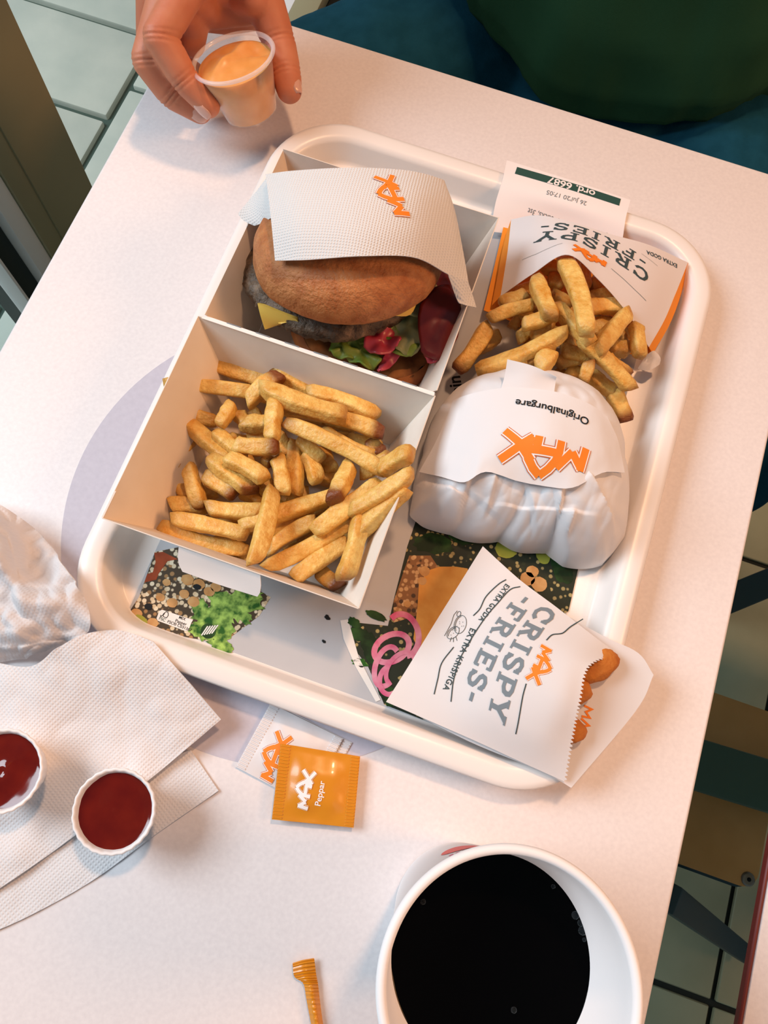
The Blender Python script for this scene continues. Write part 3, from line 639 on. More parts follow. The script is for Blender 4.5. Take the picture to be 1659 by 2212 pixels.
lid_fries = [
 (545,205,2.4,845,310,2.6),(640,200,2.0,835,265,2.2),(365,312,3.0,775,350,3.2),(830,215,3.4,1060,370,3.0,D,1.1),(1030,268,3.0,1175,400,2.6,D),
 (790,325,4.4,1180,455,4.6,(.3,.5),1.1),(1000,348,3.8,1318,455,3.9),(890,420,3.6,1345,530,4.0,E_,1.05),(905,480,4.6,1350,700,5.0,(.8,.4),1.05),
 (345,395,2.4,600,480,2.2),(465,480,2.6,660,650,3.0),(590,525,3.2,722,645,3.6,(.3,.3),.85),(885,268,3.9,735,395,3.6,D),(862,385,4.6,845,560,4.9,(.2,.2),.9),
 (668,395,3.4,610,495,3.7,(.3,.3),.9),(690,440,3.0,735,500,3.2,(.4,.6),.9),(718,490,3.4,838,488,3.6),(680,580,4.4,872,590,4.9,(.2,1.0)),
 (645,640,4.2,815,735,4.6,(.2,.2),1.1),(565,640,3.4,755,790,3.8,(.5,.9)),(545,720,2.8,682,805,3.2,(.6,.9)),(470,680,2.8,530,870,2.5,(.5,.8)),
 (868,640,4.0,898,800,4.2,(.2,.2),.95),(952,565,3.2,948,805,3.4),(995,610,3.4,1050,752,3.6),(1070,600,2.4,1100,755,2.4),(960,555,3.6,1075,655,3.4),
 (1200,665,4.5,1118,835,5.0,(.1,1.5),1.05),(848,782,4.3,765,1115,5.0,(.5,.2),1.1),(550,865,3.0,815,880,3.2),(395,912,2.8,735,985,3.2,(.2,.4)),
 (345,940,2.0,740,1055,1.8),(388,850,1.9,545,862,2.0),(415,790,1.4,600,792,1.4),(495,545,1.6,395,690,2.0,(.7,.5)),(700,950,3.2,1165,800,3.4,(.3,.2)),
 (1335,750,4.4,1030,975,4.0,(.2,.2),1.1),(1472,615,6.3,1330,700,5.0,(.3,.3),1.05),(1474,707,6.1,1200,880,4.4,(.3,.3),1.05),(1442,780,5.6,1215,1000,3.9,(.2,.3),1.05),
 (1235,895,3.6,815,1135,3.4,(.2,.3),1.05),(1040,920,3.4,820,1062,2.8),(1185,1015,3.2,940,1180,3.2,(.2,.3),1.05),(1245,890,4.2,1165,1190,4.4,(.2,.7),1.05),
 (1050,1140,2.0,1150,1215,2.4,(.8,1.2),1.1),(540,1052,1.5,660,1000,1.6,D),(650,1035,1.2,765,1085,1.4),(1280,566,3.0,1340,625,3.2,(1,1.4)),(1060,520,3.0,1310,645,3.1),
 (820,965,2.4,1030,900,2.4),(755,700,2.6,835,795,2.8),(700,780,2.0,800,835,2.0),(800,640,3.6,852,668,3.8,(.9,.9),.7),(1390,632,4.8,1240,710,4.0),
 (735,520,2.6,835,560,2.6),(870,540,3.2,925,630,3.0),(1010,800,2.2,880,825,2.2),(1120,705,2.6,1075,645,2.6),(600,700,1.6,760,640,1.6),(1000,700,1.4,1200,760,1.4),
 (900,880,1.4,1100,860,1.4),(560,930,1.3,800,950,1.3),(1100,930,2.0,1250,850,2.0),(1060,1060,1.4,1200,960,1.6),(900,1060,1.4,1020,1020,1.5),(700,330,1.8,900,400,1.8),
 (860,400,2.2,1060,470,2.2),(1000,540,1.8,1200,560,1.8),(640,560,1.8,800,600,1.8),(820,880,2.0,960,860,2.0),(1180,560,2.2,1340,600,2.2),(640,860,1.4,700,980,1.4),
 (1000,440,1.6,1240,500,1.6),(760,430,2.0,800,560,2.0),(860,680,1.6,1010,690,1.6),(1130,880,1.5,1180,1060,1.5),(960,1000,2.2,1120,930,2.2)]
fries(lid_fries, 1659 / 800, 180, 680, 'in the open carton', 'fries in the carton', 1.0, 100)
bag_fries = [
 (705,600,5.0,850,1050,6.6,(.2,.2),1.15),(540,720,4.6,640,960,5.6,(.4,.6),1.05),(668,880,4.4,880,1110,5.0,(.3,.3),1.05),(800,1070,4.8,1118,1388,3.4,(.2,.5),1.05),
 (735,1040,5.0,190,1275,3.2,(.4,.4),1.0),(265,965,3.8,535,880,4.2),(465,1000,4.8,625,960,4.9,(.3,.3),.95),(335,875,3.2,490,820,3.2),(265,1000,3.2,75,1275,2.2,(.4,.9),1.1),
 (830,645,3.4,830,785,3.8),(870,780,3.4,945,715,3.2),(850,840,3.6,1025,812,3.4),(825,905,3.9,1075,895,3.6),(1095,930,4.2,915,1160,4.8,(.2,.3),1.05),
 (955,985,3.0,870,1060,3.2),(1145,1000,3.6,1170,1195,3.6,(.3,.5),.95),(645,1165,4.8,560,1265,4.6,(.2,.3),1.15),(500,1225,3.6,640,1110,4.0),(700,1150,3.4,870,1190,3.2),
 (990,1120,2.8,1115,1150,2.6),(955,1180,3.2,1105,1300,2.8,(.2,.8),.9),(865,1290,2.8,1015,1405,2.4,(.3,.4),1.0),(1005,1395,2.5,1085,1580,1.9,(.2,1.2),1.05),
 (870,1215,4.2,830,1335,3.8,(.8,.6),.9),(600,650,3.0,720,700,3.0),(620,725,3.0,715,765,3.0),(440,1085,3.2,560,1000,3.4),(530,1095,3.8,625,975,4.2),
 (670,1235,2.8,840,1190,2.8),(720,1280,2.4,860,1290,2.2),(390,985,2.6,450,1000,2.6,(.6,.6),.8),(720,1080,2.8,860,1200,2.8),(1085,1075,2.4,950,1085,2.4),
 (270,1255,1.8,450,1285,1.8),(470,1195,2.8,570,1070,2.8),(640,820,3.2,745,885,3.2),(890,985,2.4,1010,1010,2.4),(560,800,2.4,760,960,2.4),(760,700,2.2,960,860,2.2),
 (400,900,1.8,640,1000,1.8),(600,1040,2.0,840,1120,2.0),(860,1100,1.8,1060,1180,1.8),(450,1260,2.2,600,1200,2.2),(380,840,2.2,560,760,2.4),(560,900,2.8,470,830,3.0,(.9,.5),.9),(760,620,2.4,860,680,2.4),
 (1030,1000,2.2,1110,1060,2.2),(180,1150,1.6,330,1060,1.8),(640,1290,1.6,780,1330,1.6)]
fries(bag_fries, 1659 / 600, 960, 340, 'from the orange-lined bag', 'fries from the orange-lined bag', .98, 400)
# ---- burger
burger = empty('hamburger', V(-9, 25.5, .7), 'hamburger in a browned bun with patty cheese and salad inside the carton', 'hamburger')
def tilt(ax, ay): return Matrix.Rotation(math.radians(ax), 3, 'X') @ Matrix.Rotation(math.radians(ay), 3, 'Y')
def TL(deg): return Matrix.Rotation(math.radians(deg), 3, Vector((.944, .33, 0)).normalized())
def wobn(amp, fr, seed, vamp=0):
    return lambda a, i, h: amp * noise.noise(Vector((fr * math.cos(a) + seed, fr * math.sin(a), i * .35 * vamp + seed)))
lathe('bottom_bun', [(.01, 0), (4.4, .05), (5.0, .4), (5.2, 1.0), (5.0, 1.5), (4.7, 1.65)], V(-7.5, 25.0, .8), 64, MT['bun_base'], burger, tilt(-5, 3), wobn(.05, 2, 3, 1))
lathe('cut_face', [(4.75, 1.6), (4.4, 1.72), (3.4, 1.6), (.01, 1.7)], V(-7.5, 25.0, .8), 64, MT['crumb'], burger, tilt(-5, 3), wobn(.08, 6, 5, 2))
lathe('patty', [(.01, -.1), (4.8, -.1), (5.4, .1), (5.65, .5), (5.7, .9), (5.5, 1.35), (5.0, 1.55), (.01, 1.55)], V(-10.35, 26.5, 3.5), 150, MT['patty'], burger, TL(-10), lambda a, i, h: .04 * noise.noise(Vector((9 * math.cos(a), 9 * math.sin(a), i * 1.3))) + .03 * noise.noise(Vector((22 * math.cos(a), 22 * math.sin(a), i * 2.3))) + .03 * noise.noise(Vector((2 * math.cos(a) + 4, 2 * math.sin(a), i * .3))))
lathe('top_bun', [(4.4, -.1), (5.1, .1), (5.45, .5), (5.6, 1.1), (5.5, 1.9), (5.1, 2.7), (4.5, 3.2), (3.6, 3.65), (2.4, 3.95), (1.2, 4.1), (.01, 4.12)], V(-9.25, 25.7, 5.6), 96, MT['bun'], burger, TL(-21), lambda a, i, h: .02 * noise.noise(Vector((2 * math.cos(a), 2 * math.sin(a), i * .25 + 2))) + (.012 * noise.noise(Vector((9 * math.cos(a), 9 * math.sin(a), i))) if i < 4 else 0))
# melted cheese corners poking out
patch('cheese_slice', [[P(556, 655, 5.9), P(580, 665, 6.0), P(640, 690, 5.9)], [P(562, 680, 5.5), P(600, 692, 5.5), P(645, 700, 5.6)], [P(572, 712, 4.6), P(585, 708, 4.8), P(612, 698, 5.3)]], 10, 8, MT['cheese'], burger, .0022)
patch('cheese_slice', [[P(838, 668, 6.6), P(880, 646, 6.7), P(908, 616, 6.7)], [P(844, 682, 6.2), P(886, 680, 5.9), P(906, 640, 6.2)]], 8, 5, MT['cheese'], burger, .0022)
def ruffle(name, c, rx, ry, h, m, parent, ang=0, amp=.004, seed=0, fr=5, tiltx=0.0, tilty=0.0, n=26, rings=7, dome=.0):
    cc = P(c[0], c[1], h); vs, fs = [cc.copy()], []
    ca, sa = math.cos(ang), math.sin(ang)
    for i in range(1, rings + 1):
        t = i / rings
        for k in range(n):
            a = 2 * math.pi * k / n; e = 1 + .13 * noise.noise(Vector((3 * math.cos(a), 3 * math.sin(a), seed * 3.7))) * t
            x, y = rx * t * e * math.cos(a), ry * t * e * math.sin(a); X, Y = x * ca - y * sa, x * sa + y * ca
            z = amp * t * t * math.sin(fr * a + seed) + amp * .8 * noise.noise(Vector((X * 160, Y * 160, seed))) + X * tiltx + Y * tilty - dome * t * t
            vs.append(cc + Vector((X, Y, z)))
    for k in range(n): fs.append((0, 1 + k, 1 + (k + 1) % n))
    for i in range(rings - 1):
        for k in range(n): fs.append((1 + i * n + k, 1 + (i + 1) * n + k, 1 + (i + 1) * n + (k + 1) % n, 1 + i * n + (k + 1) % n))
    o = mesh(name, vs, fs, m, parent); md = o.modifiers.new('s', 'SOLIDIFY'); md.thickness = .0011
    return o
ruffle('lettuce_leaf', (780, 757), .015, .009, 3.6, MT['lettuce'], burger, -.3, .004, 1, 5)
ruffle('lettuce_leaf', (800, 715), .014, .009, 3.7, MT['lettuce'], burger, .5, .004, 2, 4)
ruffle('lettuce_leaf', (880, 705), .014, .017, 4.2, MT['lettuce_pale'], burger, .2, .004, 3, 4, .1, .2)
ruffle('lettuce_leaf', (870, 735), .011, .010, 3.9, MT['lettuce'], burger, .2, .003, 4, 5)
ruffle('lettuce_leaf', (905, 650), .016, .010, 4.9, MT['lettuce_pale'], burger, .7, .004, 5, 4)
ruffle('lettuce_leaf', (745, 752), .010, .007, 3.5, MT['lettuce'], burger, .2, .004, 8, 5)
ruffle('tomato_slice', (950, 692), .013, .023, 5.2, MT['tomato'], burger, .15, .0008, 6, 3, -.2, .25, dome=.001)
ruffle('tomato_slice', (935, 615), .014, .016, 5.2, MT['tomato'], burger, -.2, .002, 7, 3, -.2)
ruffle('onion_piece', (825, 735), .011, .009, 4.2, MT['onion'], burger, .5, .003, 9, 4)
ruffle('onion_piece', (945, 752), .007, .011, 4.2, MT['onion'], burger, -.3, .003, 10, 4)
ruffle('onion_piece', (845, 770), .004, .013, 3.6, MT['onion'], burger, -.3, .002, 12, 3)
# ---- napkin wrapped over the burger, with logo
nw = empty('paper_napkin', P(790, 470, 9), 'embossed paper napkin with an orange logo draped over the burger bun', 'napkin')
rows = [
 [P(573, 376, 8.8), P(640, 368, 10.0), P(760, 362, 10.7), P(880, 368, 10.3), P(952, 386, 9.1), P(962, 396, 8.3)],
 [P(580, 425, 9.8), P(650, 425, 10.9), P(770, 420, 11.5), P(890, 420, 11.0), P(968, 440, 9.3), P(982, 452, 8.3)],
 [P(587, 490, 10.2), P(660, 492, 11.2), P(780, 490, 11.7), P(895, 490, 11.0), P(975, 520, 8.9), P(1000, 540, 7.6)],
 [P(594, 563, 9.9), P(665, 561, 10.9), P(780, 553, 11.5), P(895, 556, 10.6), P(968, 592, 8.4), P(1012, 610, 7.0)]]
nap = patch('napkin_sheet', rows, 48, 36, MT['napkin_wrap'], nw, .0006)
patch('napkin_side', [[P(968, 592, 8.4), P(985, 598, 7.9), P(1012, 610, 7.0)], [P(984, 640, 6.9), P(1002, 648, 6.6), P(1022, 640, 6.1)], [P(993, 655, 6.6), P(1010, 660, 6.3), P(1029, 664, 5.7)]], 10, 10, MT['napkin_wrap'], nw, .0006)
patch('napkin_fold', [[P(576, 383, 8.0), P(580, 420, 8.8), P(586, 470, 9.0)], [P(548, 420, 6.8), P(555, 450, 7.2), P(570, 480, 7.6)], [P(513, 462, 6.3), P(528, 478, 6.3), P(550, 488, 6.6)]], 10, 8, MT['napkin_wrap'], nw, .0006)
max_logo(nap, (884, 466), (845, 380), nw, MT['logo_orange'], MT['logo_line'], MT['logo_white'], .0003)
# ---- bag of fries, printed side up, orange inside
fb = empty('fries_bag', P(1270, 560, 1), 'white paper fries bag with orange lining and mouth propped open over fries', 'paper bag')
back = patch('back_panel', [[P(1088, 488, 1.2), P(1280, 528, .9), P(1487, 572, 1.2)], [P(1062, 600, 1.2), P(1270, 620, .8), P(1450, 680, 1.2)], [P(1045, 670, 1.5), P(1230, 740, .8), P(1408, 772, 1.6)]], 14, 12, MT['bag_orange'], fb, .0003)
rows = [
 [P(1104, 474, 2.4), P(1162, 465, 3.8), P(1238, 480, 4.6), P(1316, 505, 4.5), P(1402, 529, 3.8), P(1486, 567, 2.4)],
 [P(1098, 530, 2.6), P(1165, 512, 4.3), P(1238, 512, 5.2), P(1305, 545, 4.9), P(1395, 598, 3.9), P(1462, 628, 2.5)],
 [P(1090, 585, 2.6), P(1158, 545, 4.5), P(1232, 530, 5.7), P(1298, 575, 5.2), P(1378, 650, 4.0), P(1436, 690, 2.6)],
 [P(1081, 640, 2.4), P(1150, 592, 4.4), P(1226, 550, 6.0), P(1295, 606, 5.2), P(1355, 676, 4.0), P(1402, 750, 2.5)]]
front = patch('front_panel', rows, 44, 26, MT['paper'], fb, .0003, mat2=MT['bag_orange'])
patch('side_gusset', [[P(1104, 474, 2.2), P(1098, 530, 2.6), P(1090, 585, 2.6), P(1081, 640, 2.4)], [P(1095, 500, 1.6), P(1084, 545, 1.8), P(1074, 600, 1.8), P(1062, 660, 1.8)]], 10, 4, MT['bag_orange'], fb, .0003)
patch('side_gusset', [[P(1486, 567, 2.2), P(1462, 628, 2.5), P(1436, 690, 2.6), P(1402, 750, 2.5)], [P(1488, 574, 1.3), P(1470, 640, 1.5), P(1446, 702, 1.6), P(1410, 764, 1.7)]], 10, 4, MT['bag_orange'], fb, .0003)
patch('torn_scrap', [[P(1395, 768, 1.8), P(1412, 760, 2.0), P(1428, 772, 1.8)], [P(1378, 795, 1.4), P(1402, 800, 1.6), P(1424, 788, 1.5)]], 6, 5, MT['paper'], fb, .0003, .004, 200, 3)
def bag_print(T, fb, pts, inks):
    main, dark = inks
    for nm, shp, a, b, m, hs in pts: decal(nm, T, shp, a, b, m, fb, .00025, hs=hs)
bag_print(front, fb, [
 ('lettering', bend(slab2d('CRISPY', .16, .16), .03), (1402, 590), (1160, 503), MT['ink_slate_dark'], .62),
 ('lettering', bend(slab2d('-FRIES-', .16, .14), .03), (1396, 560), (1172, 482), MT['ink_slate_dark'], .55)], (0, 0))
max_logo(front, (1308, 566), (1240, 530), fb, MT['logo_orange'], MT['logo_orange'], MT['logo_orange'], .0003, hs=.7)
decal('rule_line', front, strokes2d([[(0, 0), (1, .03), (2, 0), (3, .02)]], .025), (1395, 650), (1320, 580), MT['ink_slate_dark'], fb, .0003)
decal('rule_line', front, strokes2d([[(0, 0), (1, .12), (2, .16), (3, 0)]], .025), (1215, 526), (1128, 562), MT['ink_slate_dark'], fb, .0003)
decal('rule_line', front, strokes2d([[(0, 0), (3, 0)]], .03), (1420, 575), (1385, 548), MT['ink_slate_dark'], fb, .0003)
decal('small_lettering', front, text2d('EXTRA GODA', .012), (1462, 571), (1396, 541), MT['ink_slate_dark'], fb, .0003)
# ---- receipt under the bag
rc = empty('receipt', P(1230, 420, 1), 'white till receipt with a dark order-number band under the fries bag', 'receipt')
rs = patch('paper_strip', [[P(1095, 346, 2.2), P(1230, 388, 2.3), P(1362, 432, 2.2)], [P(1085, 390, 2.4), P(1222, 432, 2.5), P(1352, 470, 2.4)], [P(1070, 440, 1.9), P(1210, 470, 1.9), P(1345, 515, 1.9)], [P(1060, 500, 1.0), P(1205, 520, 1.0), P(1335, 560, 1.0)]], 20, 24, MT['receipt'], rc, .0002)
band = decal('order_band', rs, ([(0, 0), (1, 0), (1, .092), (0, .092)], [(0, 1, 2, 3)]), (1341, 430), (1117, 361), MT['ink_green'], rc, .0002)
decal('order_number', rs, text2d('ord. 6687', .02, .95), (1287, 412), (1186, 380), MT['receipt'], rc, .00035, oy=.12)
decal('receipt_print', rs, text2d("26 Jul'20 17:05", .004), (1268, 436), (1182, 411), MT['ink_grey'], rc, .0002)
decal('receipt_print', rs, text2d('1 Västerbottensost* sticks, 3st', .004), (1312, 503), (1142, 449), MT['ink_grey'], rc, .0002)
# ---- paper-wrapped burger
wb = empty('wrapped_burger', V(5, 18, .6), 'burger wrapped in white printed paper with orange logo beside the carton', 'wrapped burger')
outl = [(892, 1075, 1.4), (884, 1115, .9), (908, 1137, .75), (975, 1155, .7), (1075, 1172, .7), (1180, 1196, .7), (1213, 1224, .75), (1300, 1222, .8), (1343, 1170, 1.0), (1352, 1105, 1.6), (1346, 1000, 2.2), (1330, 905, 3.0), (1290, 850, 3.4), (1225, 815, 3.6), (1150, 800, 3.6), (1060, 808, 3.4), (985, 840, 3.0), (935, 905, 2.4), (912, 985, 2.0)]
pts = [P(*q) for q in outl]; cen = V(5.0, 18.0, 0)
ang = sorted((math.atan2(p.y - cen.y, p.x - cen.x), math.hypot(p.x - cen.x, p.y - cen.y), p.z - TZ) for p in pts)
aa = np.array([a[0] for a in ang]); rr_ = np.array([a[1] for a in ang]); zz = np.array([a[2] for a in ang])
def outr(a): return float(np.interp(a, np.r_[aa - 2 * np.pi, aa, aa + 2 * np.pi], np.r_[rr_, rr_, rr_])), float(np.interp(a, np.r_[aa - 2 * np.pi, aa, aa + 2 * np.pi], np.r_[zz, zz, zz]))
FOLD = []
for a_, b_, amp_, w_ in (((1004, 1040), (984, 1132), .0042, .016), ((1196, 1056), (1180, 1160), .0036, .012), ((1248, 1046), (1306, 1150), .0045, .016), ((1058, 1046), (1040, 1120), .0026, .010), ((925, 1040), (975, 1090), .0034, .012), ((1120, 1060), (1140, 1150), -.0025, .012), ((1225, 1120), (1208, 1195), .0028, .008), ((960, 1100), (925, 1132), .0026, .010), ((1090, 1100), (1235, 1140), .0022, .014), ((1290, 1000), (1330, 1060), .0024, .010), ((1000, 1070), (1075, 1140), -.002, .012)):
    FOLD.append((P(*a_, 4.2), P(*b_, 2.6), amp_, w_))
def folds(x, y):
    z = 0.0
    for a_, b_, amp_, w_ in FOLD:
        dx, dy = b_.x - a_.x, b_.y - a_.y; L2_ = dx * dx + dy * dy; L_ = math.sqrt(L2_)
        t_ = ((x - a_.x) * dx + (y - a_.y) * dy) / L2_; s_ = ((x - a_.x) * dy - (y - a_.y) * dx) / L_
        e_ = max(0.0, min(1.0, min(t_ + .25, 1.25 - t_) * 3))
        if 0 <= s_ < w_: z += amp_ * (1 - s_ / w_) * e_
        elif -.002 < s_ < 0: z += amp_ * (1 + s_ / .002) * e_
    return z
NA, NR = 280, 96; vs, fs = [], []
for i in range(NR + 1):
    t = i / NR
    for k in range(NA):
        a = -math.pi + 2 * math.pi * k / NA; R1, z1 = outr(a)
        back_ = max(0, math.sin(a))
        hm = .064 + .004 * math.sin(a)
        rho = t ** .75
        z = z1 + (hm - z1) * max(0, 1 - rho ** 2.6) ** .62
        x, y = R1 * rho * math.cos(a), R1 * rho * math.sin(a)
        q = Vector((x, y, 0)) * 55
        front_ = max(0, -math.sin(a + .1)) ** .7
        cre = (abs(noise.noise(q * Vector((1.6, .5, 0)).x + Vector((3, 1, 2)))) * .5 + .5 * abs(noise.noise(Vector((x * 130, y * 35, 4.0)))))
        amp = (.0012 + .0045 * front_) * min(1, t * 1.8) * (1 - max(0, t - .93) * 8)
        z += amp * (cre - .35) + .0012 * noise.noise(q * 2.1)
        z += folds(cen.x + x, cen.y + y) * min(1, (1 - t) * 12)
        wr = 1 + .012 * math.sin(9 * a + 1.3) * t * front_ + .008 * noise.noise(Vector((5 * math.cos(a), 5 * math.sin(a), 2.0))) * t
        vs.append(cen + Vector((x * wr, y * wr, z)))
for i in range(NR):
    for k in range(NA): fs.append((i * NA + k, (i + 1) * NA + k, (i + 1) * NA + (k + 1) % NA, i * NA + (k + 1) % NA))
b0 = len(vs)
for k in range(NA):
    a = -math.pi + 2 * math.pi * k / NA; R1, z1 = outr(a)
    vs.append(cen + Vector((R1 * .9 * math.cos(a), R1 * .9 * math.sin(a), .0065)))
for k in range(NA): fs.append((NR * NA + k, b0 + k, b0 + (k + 1) % NA, NR * NA + (k + 1) % NA))
fs.append(tuple(b0 + k for k in range(NA))[::-1])
wrap = mesh('wrapping_paper', vs, fs, MT['paper_wrap'], wb); sharp(wrap, 50)
TW = surf_of(wrap)
def on_wrap(px, py, off):
    loc, n, i, d = TW.ray_cast(EYE, ray(px, py).normalized())
    if loc is None: return P(px, py, 2.0)
    return loc + (n if n.z > 0 else -n) * off
# upper paper layer whose hem crosses the front
hem = [(916, 1022), (962, 1034), (1008, 1040), (1052, 1022), (1110, 1034), (1170, 1046), (1236, 1052), (1290, 1024), (1338, 1022)]
mid_ = [(952, 950), (990, 952), (1030, 950), (1070, 945), (1125, 945), (1180, 950), (1240, 955), (1290, 955), (1325, 955)]
topl = [(985, 870), (1015, 858), (1050, 850), (1085, 846), (1130, 845), (1180, 850), (1225, 860), (1270, 880), (1305, 905)]
upper = patch('overlap_layer', [[on_wrap(x, y, .0026) for x, y in topl], [on_wrap(x, y, .0030) for x, y in mid_], [on_wrap(x, y, .0034) for x, y in hem]], 40, 20, MT['paper_wrap'], wb, .0003, fn=lambda p, u, v: p + Vector((0, 0, .0012 * v * abs(noise.noise(Vector((u * 14, v * 3, 1)))))))
patch('paper_corner', [[P(1096, 776, 6.6), P(1150, 790, 6.7), P(1202, 814, 6.6)], [P(1090, 812, 6.2), P(1146, 815, 6.5), P(1200, 826, 6.3)], [on_wrap(1080, 850, .001), on_wrap(1135, 850, .001), on_wrap(1195, 856, .001)]], 12, 10, MT['paper_wrap'], wb, .0003)
max_logo(upper, (1269, 972), (1090, 935), wb, MT['logo_orange'], MT['logo_line'], MT['logo_white'], .0004)
decal('lettering', upper, text2d('Originalburgare', .012), (1272, 905), (1115, 863), MT['ink'], wb, .0004)
# ---- closed bag with cheese sticks, lying over the tray's near right corner
cb = empty('snack_bag', P(1080, 1430, 2), 'flat printed paper bag with a torn open end lying across the tray corner', 'paper bag')
bk = patch('back_panel', [[P(1046, 1184, 1.5), P(1180, 1300, 2.0), P(1300, 1372, 2.6), P(1378, 1410, 2.5), P(1412, 1458, 2.4)], [P(950, 1340, 1.4), P(1100, 1430, 2.0), P(1250, 1490, 2.6), P(1330, 1515, 2.4), P(1374, 1535, 2.3)], [P(840, 1514, 2.35), P(1010, 1600, 2.5), P(1130, 1650, 2.5), P(1200, 1682, 2.4), P(1234, 1702, 2.3)]], 24, 16, MT['paper'], cb, .0003)
def zig(p, u, v):
    if u > .985: p = p + Vector((.0009 * math.sin(v * 251), .0, 0))
    return p
rows = [
 [P(1043, 1180, 1.7), P(1120, 1250, 2.4), P(1200, 1310, 3.0), P(1280, 1372, 3.4), P(1334, 1412, 3.1)],
 [P(992, 1262, 1.9), P(1070, 1320, 3.1), P(1150, 1375, 4.0), P(1225, 1420, 4.6), P(1272, 1440, 4.6)],
 [P(940, 1345, 2.0), P(1020, 1400, 3.2), P(1110, 1445, 4.3), P(1200, 1495, 4.9), P(1252, 1520, 4.7)],
 [P(888, 1430, 2.2), P(975, 1480, 3.0), P(1060, 1530, 3.8), P(1165, 1580, 4.1), P(1236, 1600, 3.8)],
 [P(834, 1516, 2.5), P(930, 1558, 2.7), P(1030, 1602, 2.8), P(1130, 1648, 2.8), P(1221, 1689, 2.7)]]
cf = patch('front_panel', rows, 60, 150, MT['paper'], cb, .0003, fn=zig)
k7 = 1659 / 720
def z7(x, y): return (720 + x / k7, 1120 + y / k7)
decal('lettering', cf, bend(slab2d('CRISPY', .19, .10), .12), z7(1035, 430), z7(768, 985), MT['ink_slate'], cb, .0003, hs=.74)
decal('lettering', cf, bend(slab2d('-FRIES-', .19, .10), .085), z7(925, 375), z7(642, 885), MT['ink_slate'], cb, .0003, hs=.76)
max_logo(cf, z7(1036, 630), z7(964, 800), cb, MT['logo_orange'], MT['logo_orange'], MT['logo_white'], .0003)
decal('small_lettering', cf, text2d('EXTRA GODA', .02, space=1.15), z7(858, 325), z7(722, 505), MT['ink_slate_dark'], cb, .0003)
decal('small_lettering', cf, text2d('EXTRA KRISPIGA', .02, space=1.15), z7(683, 545), z7(545, 850), MT['ink_slate_dark'], cb, .0003)
for pl in ([(860, 305), (820, 330), (760, 390), (730, 450), (697, 485)], [(930, 340), (880, 355), (820, 420), (745, 510), (640, 680), (600, 800), (586, 912)], [(600, 640), (540, 720), (520, 800), (502, 875)], [(1222, 512), (1180, 540), (1140, 572), (1090, 580), (1060, 607)], [(960, 822), (940, 900), (908, 1072)]):
    hp = []
    for q in pl:
        loc, n_, i_, d_ = surf_of(cf).ray_cast(EYE, ray(*z7(*q)).normalized())
        hp.append(loc if loc is not None else P(*z7(*q), 2.5))
    o_, ex = hp[0], (hp[-1] - hp[0]); L = Vector((ex.x, ex.y)).length; ex = Vector((ex.x, ex.y)) / L; ey = Vector((-ex.y, ex.x))
    loc2 = [((Vector((p.x - o_.x, p.y - o_.y)).dot(ex)), (Vector((p.x - o_.x, p.y - o_.y)).dot(ey))) for p in hp]
    sm = spline([Vector((a, b, 0)) for a, b in loc2], 24)
    decal('rule_line', cf, strokes2d([[(p.x, p.y) for p in sm]], .0006), tuple(hp[0]), tuple(hp[-1]), MT['ink_slate_dark'], cb, .0003, width=L)
# pencil-style potato drawing
def ellp(cx_, cy_, rx, ry, a0=0, a1=360, an=0, n=22):
    out = []
    for k in range(n + 1):
        a = math.radians(a0 + (a1 - a0) * k / n); x, y = rx * math.cos(a), ry * math.sin(a)
        out.append((cx_ + x * math.cos(an) - y * math.sin(an), cy_ + x * math.sin(an) + y * math.cos(an)))
    return out
dots = [[(x, y), (x + .04, y + .015)] for x, y in ((.55, .62), (.7, .5), (.8, .66), (.95, .58), (.6, .45), (1.35, .4), (1.5, .32), (1.2, .3), (.9, .42), (.75, .75))]
draw = [ellp(.75, .55, .55, .32, an=.15), ellp(1.35, .38, .42, .26, an=-.3), ellp(.2, .25, .16, .1), ellp(.75, .55, .48, .25, 190, 330, .15), ellp(1.35, .38, .34, .18, 200, 340, -.3), [(.05, .1), (.35, .02), (.9, .08), (1.7, .02)], [(1.5, .6), (1.7, .75)], [(1.6, .5), (1.85, .6)], [(1.62, .4), (1.9, .42)]] + dots
decal('potato_drawing', cf, strokes2d(draw, .028), z7(610, 455), z7(545, 600), MT['ink_slate_dark'], cb, .0003)
decal('back_print', bk, strokes2d([[(0, 0), (.1, .8), (.5, .3), (.9, .8), (1, 0)], [(1.2, 0), (1.6, .9), (2.0, 0)]], .2), (1262, 1522), (1250, 1572), MT['logo_orange'], cb, .0003)
def nugget(px, py, h, rx, ry, rz, an, seed):
    c = P(px, py, h); bm = bmesh.new(); bmesh.ops.create_icosphere(bm, subdivisions=4, radius=1)
    for v in bm.verts:
        d = v.co.normalized(); k = 1 + .1 * noise.noise(d * 2 + Vector((seed, 0, 0))) + .035 * noise.noise(d * 9 + Vector((seed, 4, 0)))
        x, y, z = d.x * rx * k, d.y * ry * k, d.z * rz * k
        v.co = c + Vector((x * math.cos(an) - y * math.sin(an), x * math.sin(an) + y * math.cos(an), z))
    return tag(from_bm('cheese_stick', bm, MT['nugget']), 'breaded fried cheese stick inside the torn mouth of the snack bag', 'snack', 'cheese sticks in the bag')
nugget(1284, 1440, 3.2, .015, .0085, .007, .75, 1); nugget(1232, 1492, 3.3, .012, .008, .007, .3, 2); nugget(1212, 1572, 3.1, .014, .008, .007, .1, 3)
